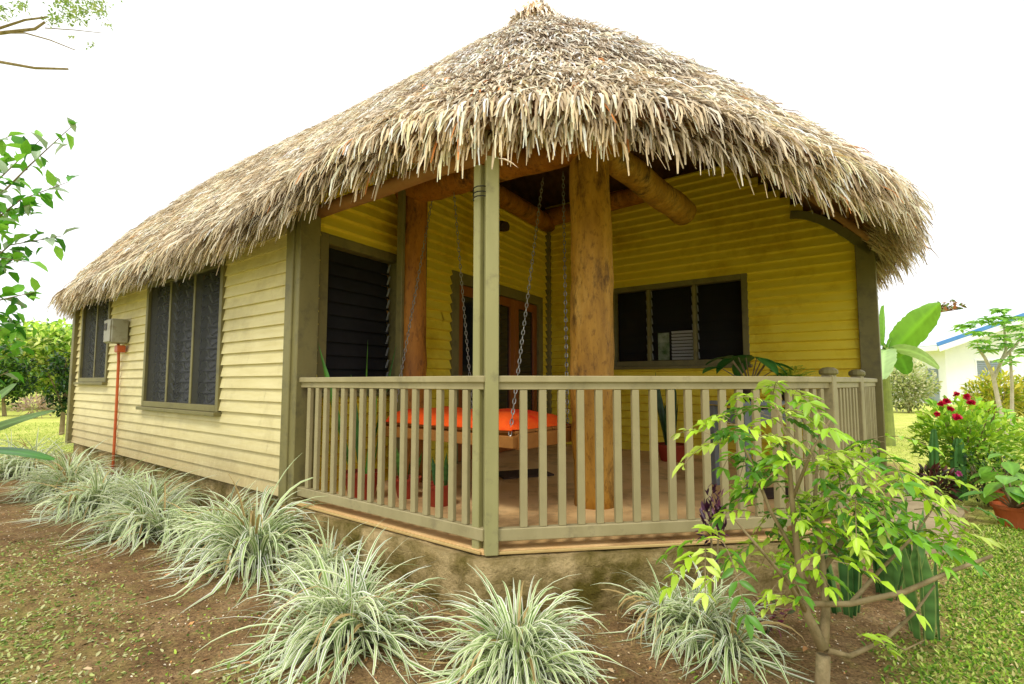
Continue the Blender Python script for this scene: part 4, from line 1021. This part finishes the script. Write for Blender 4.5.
leafy('croton', 'dark purple red croton beside the cactus column', 'plant', np.array([4.9, 6.1, 0]), 260, (.2, .16, .03, .42), [lin(84, 40, 40), lin(60, 60, 34), lin(110, 60, 44)], .12, .03)
leafy('papaya_bush', 'light green lobed bush at the right edge of the picture', 'bush', np.array([7.5, 7.2, 0]), 1300, (.8, .6, .2, 1.0), LIME[1:4]+GREEN[3:], .13, .05, stems=7)
leafy('ground_shrub', 'low mounded shrub at the right edge in front of the papaya bush', 'bush', np.array([6.35, 6.1, 0]), 700, (.5, .4, .03, .42), GREEN, .09, .035)
leafy('round_bush', 'cream and green variegated round bush in front of the white house', 'bush', np.array([18.1, 23.9, 0]), 3600, (1.15, 1.1, .1, 2.4), [lin(226, 228, 170), lin(190, 206, 130), lin(240, 236, 196), lin(140, 162, 90)], .17, .09)
for i, (x, y, lab) in enumerate(((15.4, 16.7, 'yellow green croton bush left of the pale branching tree'), (17.2, 17.0, 'yellow green croton bush at the far right edge'))):
    leafy('yellow_bush', lab, 'bush', np.array([x, y, 0]), 1700, (.75, .7, .1, 1.75), [lin(214, 206, 60), lin(190, 196, 54), lin(150, 176, 50), lin(226, 214, 90)], .2, .07, group='yellow croton bushes by the white house')
# whorl-leaved branching tree
def whorl_tree():
    b = np.array([12.4, 13.2, 0]); t = thing('frangipani_tree', 'pale branching tree with star shaped leaf clusters before the white house', 'tree', b); Y = 13.2
    A = lambda x, y, dy=0: at(x, y, Y+dy); tr = MB()
    tr.tube([b, A(998, 400), A(993, 375), A(985, 358), A(978, 348)], [.06, .05, .045, .035, .025], 8, .05)
    tr.tube([A(994, 378), A(1006, 350), A(1004, 325)], [.04, .03, .02], 8); tr.tube([A(1001, 360), A(1016, 345), A(1022, 335)], [.04, .03, .02], 8)
    tr.tube([b+np.array([.25, .1, 0]), A(1012, 385, .1), A(1010, 352, .1)], [.045, .035, .025], 8)
    tr.build('trunk', MT['palebark'], t); B, D, L_ = [], [], []
    tips = [(978, 346), (972, 330), (985, 335), (965, 325), (1004, 322), (995, 318), (1012, 318), (1022, 333), (1018, 326), (1008, 345), (990, 350), (1002, 338), (1022, 352), (1012, 362), (1000, 312), (980, 322), (1030, 340), (1030, 318)]
    for x, y in tips:
        for m in range(4):
            c = A(x+rng.normal()*4, y+rng.normal()*2, rng.uniform(-.5, .5))
            for k in range(11): a = 6.283*k/11+rng.normal()*.1; B.append(c); D.append([math.cos(a), math.sin(a), rng.uniform(-.25, .35)]); L_.append(rng.uniform(.16, .28))
    v, fg, cc = leaves_np(B, D, np.tile(UP, (len(B), 1)), L_, np.array(L_)*.36, pal(len(B), [lin(150, 204, 90), lin(176, 220, 110), lin(126, 180, 80)])); link('crown', mesh_np('crown', v, fg, cc), MT['leaf'], t)
whorl_tree()
# banana
def banana_leaf(lb, c, d, L, W, col, arch=.5, roll=0., N=22, tear=True):
    d = nrm(np.asarray(d, float)); s = nrm(np.cross(d, UP)); n0 = np.cross(s, d); s, n0 = s*math.cos(roll)+n0*math.sin(roll), n0*math.cos(roll)-s*math.sin(roll)
    vs, fs, cc = [], [], []; p = np.array(c, float)
    for i in range(N+1):
        f = i/N; wv = max(.03, (math.sin(math.pi*min(1, (f*.93+.05)))**.45))*W/2; dd = nrm(d-UP*arch*f*1.6)
        for j in range(-4, 5):
            x = j/4; tv = 1-(.12*random.random() if tear and abs(j) == 4 else 0)
            vs.append(p+s*x*wv*tv+n0*(.12*W*(abs(x)))-UP*.08*W*x*x); cc.append(np.array(col)*(1.35 if j == 0 else random.uniform(.85, 1.1)))
        p = p+dd*L/N
    for i in range(N):
        for j in range(8): a = i*9+j; fs.append((a, a+1, a+10, a+9))
    lb.add((vs, fs, cc))
def banana():
    random.seed(5); b = np.array([8.3, 11.6, 0]); t = thing('banana_plant', 'banana plant with huge bright leaves behind the right wall post', 'tree', b); top = b+UP*2.05
    tr = MB(); tr.tube([b, b+UP*1.0, top], [.13, .11, .07], 12, .03); lb = LB(); g = [lin(120, 172, 46), lin(92, 146, 44), lin(166, 196, 130)]
    def lf(x0, y0, x1, y1, L, W, col, arch, roll, dy=0.):
        a, e = at(x0, y0, 11.6), at(x1, y1, 11.6+dy); tr.tube([top, a], [.04, .025], 8); banana_leaf(lb, a, e-a, L, W, col, arch, roll)
    lf(893, 352, 938, 300, 1.4, .74, g[0], .10, 1.25, -.3); lf(884, 345, 884, 310, .9, .35, g[0], .1, 1.0); lf(890, 350, 925, 345, 1.0, .45, g[2]*1.1, .9, .6, -.3)
    lf(886, 350, 868, 330, 1.4, .6, g[1], .6, .7); lf(888, 350, 905, 345, 1.3, .5, g[1], .9, .2, .6); lf(886, 350, 880, 345, 1.4, .5, g[2], .9, .0, -.9); lf(888, 348, 905, 318, 1.3, .45, g[2]*1.1, .2, .9, .5)
    tr.build('pseudostem', M('banana_stem', lin(150, 160, 80), lin(120, 130, 70), 6, .6, .1), t); lb.build('leaves', t)
banana()
0 and leafy('green_shrub', 'green shrub at the foot of the banana plant', 'bush', np.array([9.6, 12.8, 0]), 900, (.6, .5, .05, 1.0), GREEN, .16, .05)
# white house
def white_house():
    x0, x1, y0, y1 = 27.5, 47.5, 33., 45.; r = thing('white_house', 'white rendered house with a low gable roof edged in blue', 'house', (x0, y0, 0)); xm = (x0+x1)/2; sl = .335; ze = 3.9
    za = ze+sl*(xm-x0); m = MB()
    m.add([(x0, y0, -.1), (x1, y0, -.1), (x1, y0, ze), (xm, y0, za), (x0, y0, ze), (x0, y1, -.1), (x1, y1, -.1), (x1, y1, ze), (xm, y1, za), (x0, y1, ze)], [(0, 1, 2, 3, 4), (5, 9, 8, 7, 6), (0, 4, 9, 5), (1, 6, 7, 2)]); m.build('wall', MT['white'], r)
    for sx in (-1, 1):
        ex_ = xm+sx*(xm-x0+1.2); ez = za-sl*abs(ex_-xm)
        A = np.array([xm, (y0+y1)/2, za+.15]); B = np.array([ex_, (y0+y1)/2, ez+.15]); d = (B-A)/2; MB().box((A+B)/2, d, np.array([0, (y1-y0)/2+.9, 0]), nrm(np.cross(d, [0, 1, 0]))*.06, .01).build('roof', MT['roofwhite'], r)
        A = np.array([xm, y0-.93, za+.14]); B = np.array([ex_, y0-.93, ez+.14]); d = (B-A)/2; nn = nrm(np.cross(d, [0, 1, 0])); nn = nn if nn[2] > 0 else -nn
        MB().box((A+B)/2+nn*.08, d, np.array([0, .03, 0]), nn*.12, .01).build('barge_trim', MT['bluetrim'], r); MB().box((A+B)/2-nn*.22, d, np.array([0, .025, 0]), nn*.17, .01).build('barge_board', MT['white'], r)
    MB().box(((x0-1.2), (y0+y1)/2, ze-.42), (0.03, 0, 0), (0, (y1-y0)/2+.9, 0), (0, 0, .14), .01).build('fascia', MT['white'], r)
    for wx, ww, z0_, z1_ in ((29.4, 1.6, 1.55, 2.75), (33.0, 1.6, 1.55, 2.75), (39, 1.8, 1.4, 2.8)):
        w_ = MB(); 
        for a, b_, c, d in ((wx-.05, wx+.02, z0_, z1_), (wx+ww-.02, wx+ww+.05, z0_, z1_), (wx+ww/2-.03, wx+ww/2+.03, z0_, z1_)): w_.box(((a+b_)/2, y0-.03, (c+d)/2), ((b_-a)/2, 0, 0), (0, .05, 0), (0, 0, (d-c)/2), .004)
        for z_ in (z0_-.03, z1_+.03): w_.box((wx+ww/2, y0-.03, z_), (ww/2+.05, 0, 0), (0, .05, 0), (0, 0, .03), .004)
        w_ = w_.build('window', MT['white'], r); g = MB()
        for k in range(9): z_ = z0_+(k+.5)*(z1_-z0_)/9; g.box((wx+ww/2, y0-.02, z_), (ww/2, 0, 0), (0, .012, .03), (0, .006, -.002), .001)
        g.build('louvre_blades', MT['housewin'], w_); MB().box((wx+ww/2, y0-.004, (z0_+z1_)/2), (ww/2, 0, 0), (0, .003, 0), (0, 0, (z1_-z0_)/2), .001).build('pane', MT['housewin'], w_)
    MB().box((x0-.04, 34.1, 1.15), (.03, 0, 0), (0, .5, 0), (0, 0, 1.1), .01).build('door', MT['housewin'], r)
    MB().box((31.2, y0-.35, .35), (2.6, 0, 0), (0, .3, 0), (0, 0, .35), .02).build('planter', MT['slab'], r)
white_house()

# ================================================================== TREES
def tree(label, c, H, R, n, cols, L, group=None, name='leafy_tree', trunkmat='bark', z0=None, gap=.44):
    t = thing(name, label, 'tree', c, group); c = np.asarray(c, float); z0 = H*.25 if z0 is None else z0
    ncl = 26; cen = rdir(ncl)*(rng.random((ncl, 1))**.4)*np.array([R*.8, R*.8, (H-z0)*.4])+np.array([0, 0, (H+z0)/2]); rad = rng.uniform(.22, .42, ncl)*R
    i = rng.integers(0, ncl, n); q = cen[i]+rdir(n)*rad[i][:, None]*(rng.random((n, 1))**.35)
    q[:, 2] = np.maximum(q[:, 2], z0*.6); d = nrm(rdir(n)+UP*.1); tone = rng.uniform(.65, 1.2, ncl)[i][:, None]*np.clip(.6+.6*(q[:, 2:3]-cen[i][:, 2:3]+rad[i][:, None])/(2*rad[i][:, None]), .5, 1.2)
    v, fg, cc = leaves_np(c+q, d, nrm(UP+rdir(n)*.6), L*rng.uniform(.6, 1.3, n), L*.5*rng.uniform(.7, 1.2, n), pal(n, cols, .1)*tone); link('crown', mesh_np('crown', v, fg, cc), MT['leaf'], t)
    st = MB(); st.tube([c-UP*.1, c+UP*H*.3+rng.normal(size=3)*.1, c+UP*H*.62], [H*.028, H*.02, H*.01], 8, .05)
    for k in range(6): e = c+cen[k]; m = c+UP*H*rng.uniform(.25, .45); st.tube([m, (m+e)/2+UP*.1*R, e], [H*.011, H*.008, H*.003], 6)
    st.build('trunk', MT[trunkmat], t)
YG = [lin(222, 238, 110), lin(196, 226, 86), lin(170, 210, 72), lin(232, 240, 140)]
spots = [(-29, 26, 5.6, 3.6, YG+GREEN[:2], 'wide yellow green tree at the left edge of the background'), (-24.3, 27, 5.0, 3.0, YG+GREEN[:1]+GREEN[3:], 'yellow green tree showing just left of the roof end'), (-34, 31, 6.2, 4, GREEN+YG, 'mid green tree standing further back at the left'), (-21, 30, 5.2, 3, GREEN+YG, 'green tree mostly hidden behind the far wall corner')]
for (x, y, H, R, cols, lab) in spots: tree(lab, (x, y, 0), H, R, 5200, cols, .34, 'trees beyond the left lawn', z0=.5)
tree('reddish leaved tree rising behind the white house roof', (41.5, 50, 0), 9.2, 3.4, 3200, [lin(168, 110, 60), lin(142, 138, 62), lin(190, 130, 84), lin(120, 150, 60)], .5)
tree('dark slim tree in front of the yellow green trees', (-12.0, 14.0, 0), 2.35, .55, 1100, DARK+GREEN[2:3], .12, z0=.3, name='slim_tree')
tree('dark green tree behind the left lawn', (-20.8, 21.5, 0), 2.8, 1.1, 1800, DARK+GREEN, .2, z0=.2, name='dark_tree')
leafy('pinkish_bush', 'dry pinkish bush on the far left lawn', 'bush', np.array([-18.4, 20.2, 0]), 800, (.7, .6, .05, .8), [lin(190, 160, 140), lin(170, 150, 120), lin(206, 180, 160)], .2, .04)
for i, x in enumerate((-60, -48, 55, 66)): tree(['pale tree on the horizon far out to the left', 'round tree on the horizon left of the background trees', 'tree on the horizon right of the white house', 'outermost tree on the horizon to the right'][i], (x, 52+3*i, 0), 7.5, 5, 1800, YG+GREEN, .6, 'trees along the horizon', z0=.5)

n = 30000; x = rng.uniform(-150, 150, n); y = 88+rng.normal(size=n)*3; h = 2.2+2.6*fbm(x*.11, x*0+2., 61); z = h*rng.random(n)**.6
v, fg, cc = leaves_np(np.stack([x, y, z], 1), rdir(n), nrm(UP+rdir(n)), rng.uniform(.5, 1.1, n), rng.uniform(.35, .7, n), pal(n, YG+GREEN, .15)*np.clip(.5+.6*z/h, .4, 1.1)[:, None])
tag(link('treeline', mesh_np('treeline', v, fg, cc), MT['leaf']), 'far low line of green trees closing off the horizon', 'trees', kind='stuff')

def spray_tree():
    """tree whose trunk stands just outside the frame; leafy branches reach in from the left"""
    b = np.array([-5.1, 4.0, 0]); t = thing('broadleaf_tree', 'tree with glossy oval leaves reaching in from the left edge', 'tree', b); Y = 3.9; A = lambda x, y, dy=0: at(x, y, Y+dy)
    tr = MB(); tr.tube([b, b+np.array([.05, 0, 1.2]), b+np.array([.1, 0, 2.3]), b+np.array([.2, 0, 3.2])], [.07, .06, .045, .02], 10, .05); B, D, N_, LL = [], [], [], []
    br = [((-110, 300), (-20, 215), (30, 165), (72, 126)), ((-110, 300), (-30, 240), (20, 200), (68, 182)), ((-110, 330), (-30, 280), (10, 245), (62, 236)), ((-110, 200), (-40, 190), (0, 178), (40, 140)), ((-110, 330), (-40, 320), (0, 300), (35, 292)),
          ((-110, 380), (-40, 340), (0, 330), (22, 322)), ((-110, 300), (-50, 250), (-10, 215), (30, 205)), ((-110, 420), (-50, 370), (-10, 350), (14, 345)), ((-110, 260), (-60, 200), (-20, 150), (12, 135)), ((-120, 420), (-60, 400), (-20, 385), (8, 372)), ((-110, 340), (-50, 300), (-12, 270), (14, 262)), ((-110, 300), (-50, 260), (-8, 235), (12, 222)), ((-110, 300), (-60, 260), (-30, 215), (4, 190)), ((-110, 340), (-60, 330), (-20, 320), (16, 312)), ((-110, 360), (-60, 350), (-20, 352), (20, 358)), ((-110, 300), (-60, 270), (-20, 255), (28, 262)), ((-110, 240), (-60, 210), (-25, 180), (10, 160))]
    for pts in br:
        P_ = [A(x, y, rng.uniform(-.1, .25)) for x, y in pts]; tr.tube(P_, [.016, .008, .005, .002], 6)
        for a, b_ in zip(P_[0:], P_[1:]):
            for f in np.linspace(0.1, 1, 7):
                q = a+(b_-a)*f; d = nrm(nrm(b_-a)*.6+rdir(1)[0]*.9); B.append(q); D.append(d); N_.append(nrm(UP+rdir(1)[0]*.6)); LL.append(rng.uniform(.09, .155))
                if rng.random() < .8: B.append(q+rdir(1)[0]*.07); D.append(nrm(rdir(1)[0]-UP*.2)); N_.append(nrm(UP+rdir(1)[0]*.6)); LL.append(rng.uniform(.08, .14))
    cols = [lin(120, 190, 50), lin(92, 166, 44), lin(150, 210, 76), lin(66, 130, 40), lin(176, 200, 160)]
    v, fg, cc = leaves_np(B, D, N_, LL, np.array(LL)*.5, pal(len(B), cols, .1), droop=.3); link('leaves', mesh_np('leaves', v, fg, cc), MT['leaf'], t); tr.build('trunk', MT['bark'], t, smooth=True)
spray_tree()
def high_tree():
    b = np.array([-16.5, 12, 0]); t = thing('tall_tree', 'tall tree whose thin leafy branches reach into the top left corner', 'tree', b); Y = 12.; A = lambda x, y, dy=0: at(x, y, Y+dy)
    tr = MB(); top = A(-170, -60); tr.tube([b, b+np.array([.3, 0, 5]), top], [.28, .2, .12], 12, .05); B = []; 
    for pts, r in ((((-170, 30), (-60, 60), (0, 62), (35, 68), (68, 69)), .05), (((-170, 0), (-60, 30), (0, 33), (35, 29), (45, 22)), .06), (((0, 33), (25, 33), (50, 40), (75, 50)), .02), (((-100, 20), (0, 28), (25, 20), (48, 17)), .04), (((45, 28), (75, 30), (102, 33)), .012), (((-100, -20), (0, -20), (60, -15), (110, -20)), .05)):
        P_ = [A(x, y) for x, y in pts]; tr.tube([top]+P_ if pts[0][0] < -90 else P_, [r*1.4]*(pts[0][0] < -90)+[r*(1-.7*i/len(P_)) for i in range(len(P_))], 6, .1)
    tr.build('trunk', MT['bark'], t)
    for (x, y, sx, n) in ((20, 6, 5, 60), (0, 10, 4, 40), (66, 5, 7, 120), (80, 12, 7, 110), (94, 4, 8, 130), (54, 20, 5, 80), (72, 17, 5, 60), (100, 12, 4, 40), (60, -12, 14, 160), (100, -10, 12, 120), (90, 46, 3, 8), (72, 37, 2, 6), (106, 25, 3, 10), (20, -14, 12, 80), (5, 18, 4, 14), (-170, -60, 45, 2600), (-90, -30, 30, 700), (-60, 25, 16, 120)):
        for k in range(n): B.append(A(x+rng.normal()*sx, y+rng.normal()*sx*.7, rng.normal()*(.3 if x > -50 else 1.0)))
    n = len(B); v, fg, cc = leaves_np(B, rdir(n), nrm(UP+rdir(n)*.8), rng.uniform(.06, .12, n), rng.uniform(.03, .05, n), pal(n, [lin(150, 180, 90), lin(120, 150, 70), lin(176, 190, 120)])); link('leaves', mesh_np('leaves', v, fg, cc), MT['leaf'], t)
high_tree()
# palm-like plant at the left edge
def palm():
    b = np.array([-6.6, 6.0, 0]); t = thing('palm', 'low palm with broad blue green fronds at the left edge', 'plant', b); lb = LB(); random.seed(3)
    for (x, y, L, W, ar) in ((40, 402, 1.55, .3, .15), (46, 432, 1.5, .26, .3), (20, 372, 1.3, .28, .1), (-10, 350, 1.1, .25, .1), (35, 455, .9, .2, .5), (-80, 380, 1.0, .25, .3), (10, 330, 1.0, .22, .3)):
        c = b+UP*.55; d = at(x, y, 5.9)-c; banana_leaf(lb, c, d, L, W, random.choice([lin(150, 186, 130), lin(110, 168, 70), lin(84, 150, 54)]), ar, random.uniform(-.4, .4), 14)
    lb.build('fronds', t); MB().tube([b, b+UP*.6], [.06, .04], 8).build('stem', MT['bark'], t)
palm()
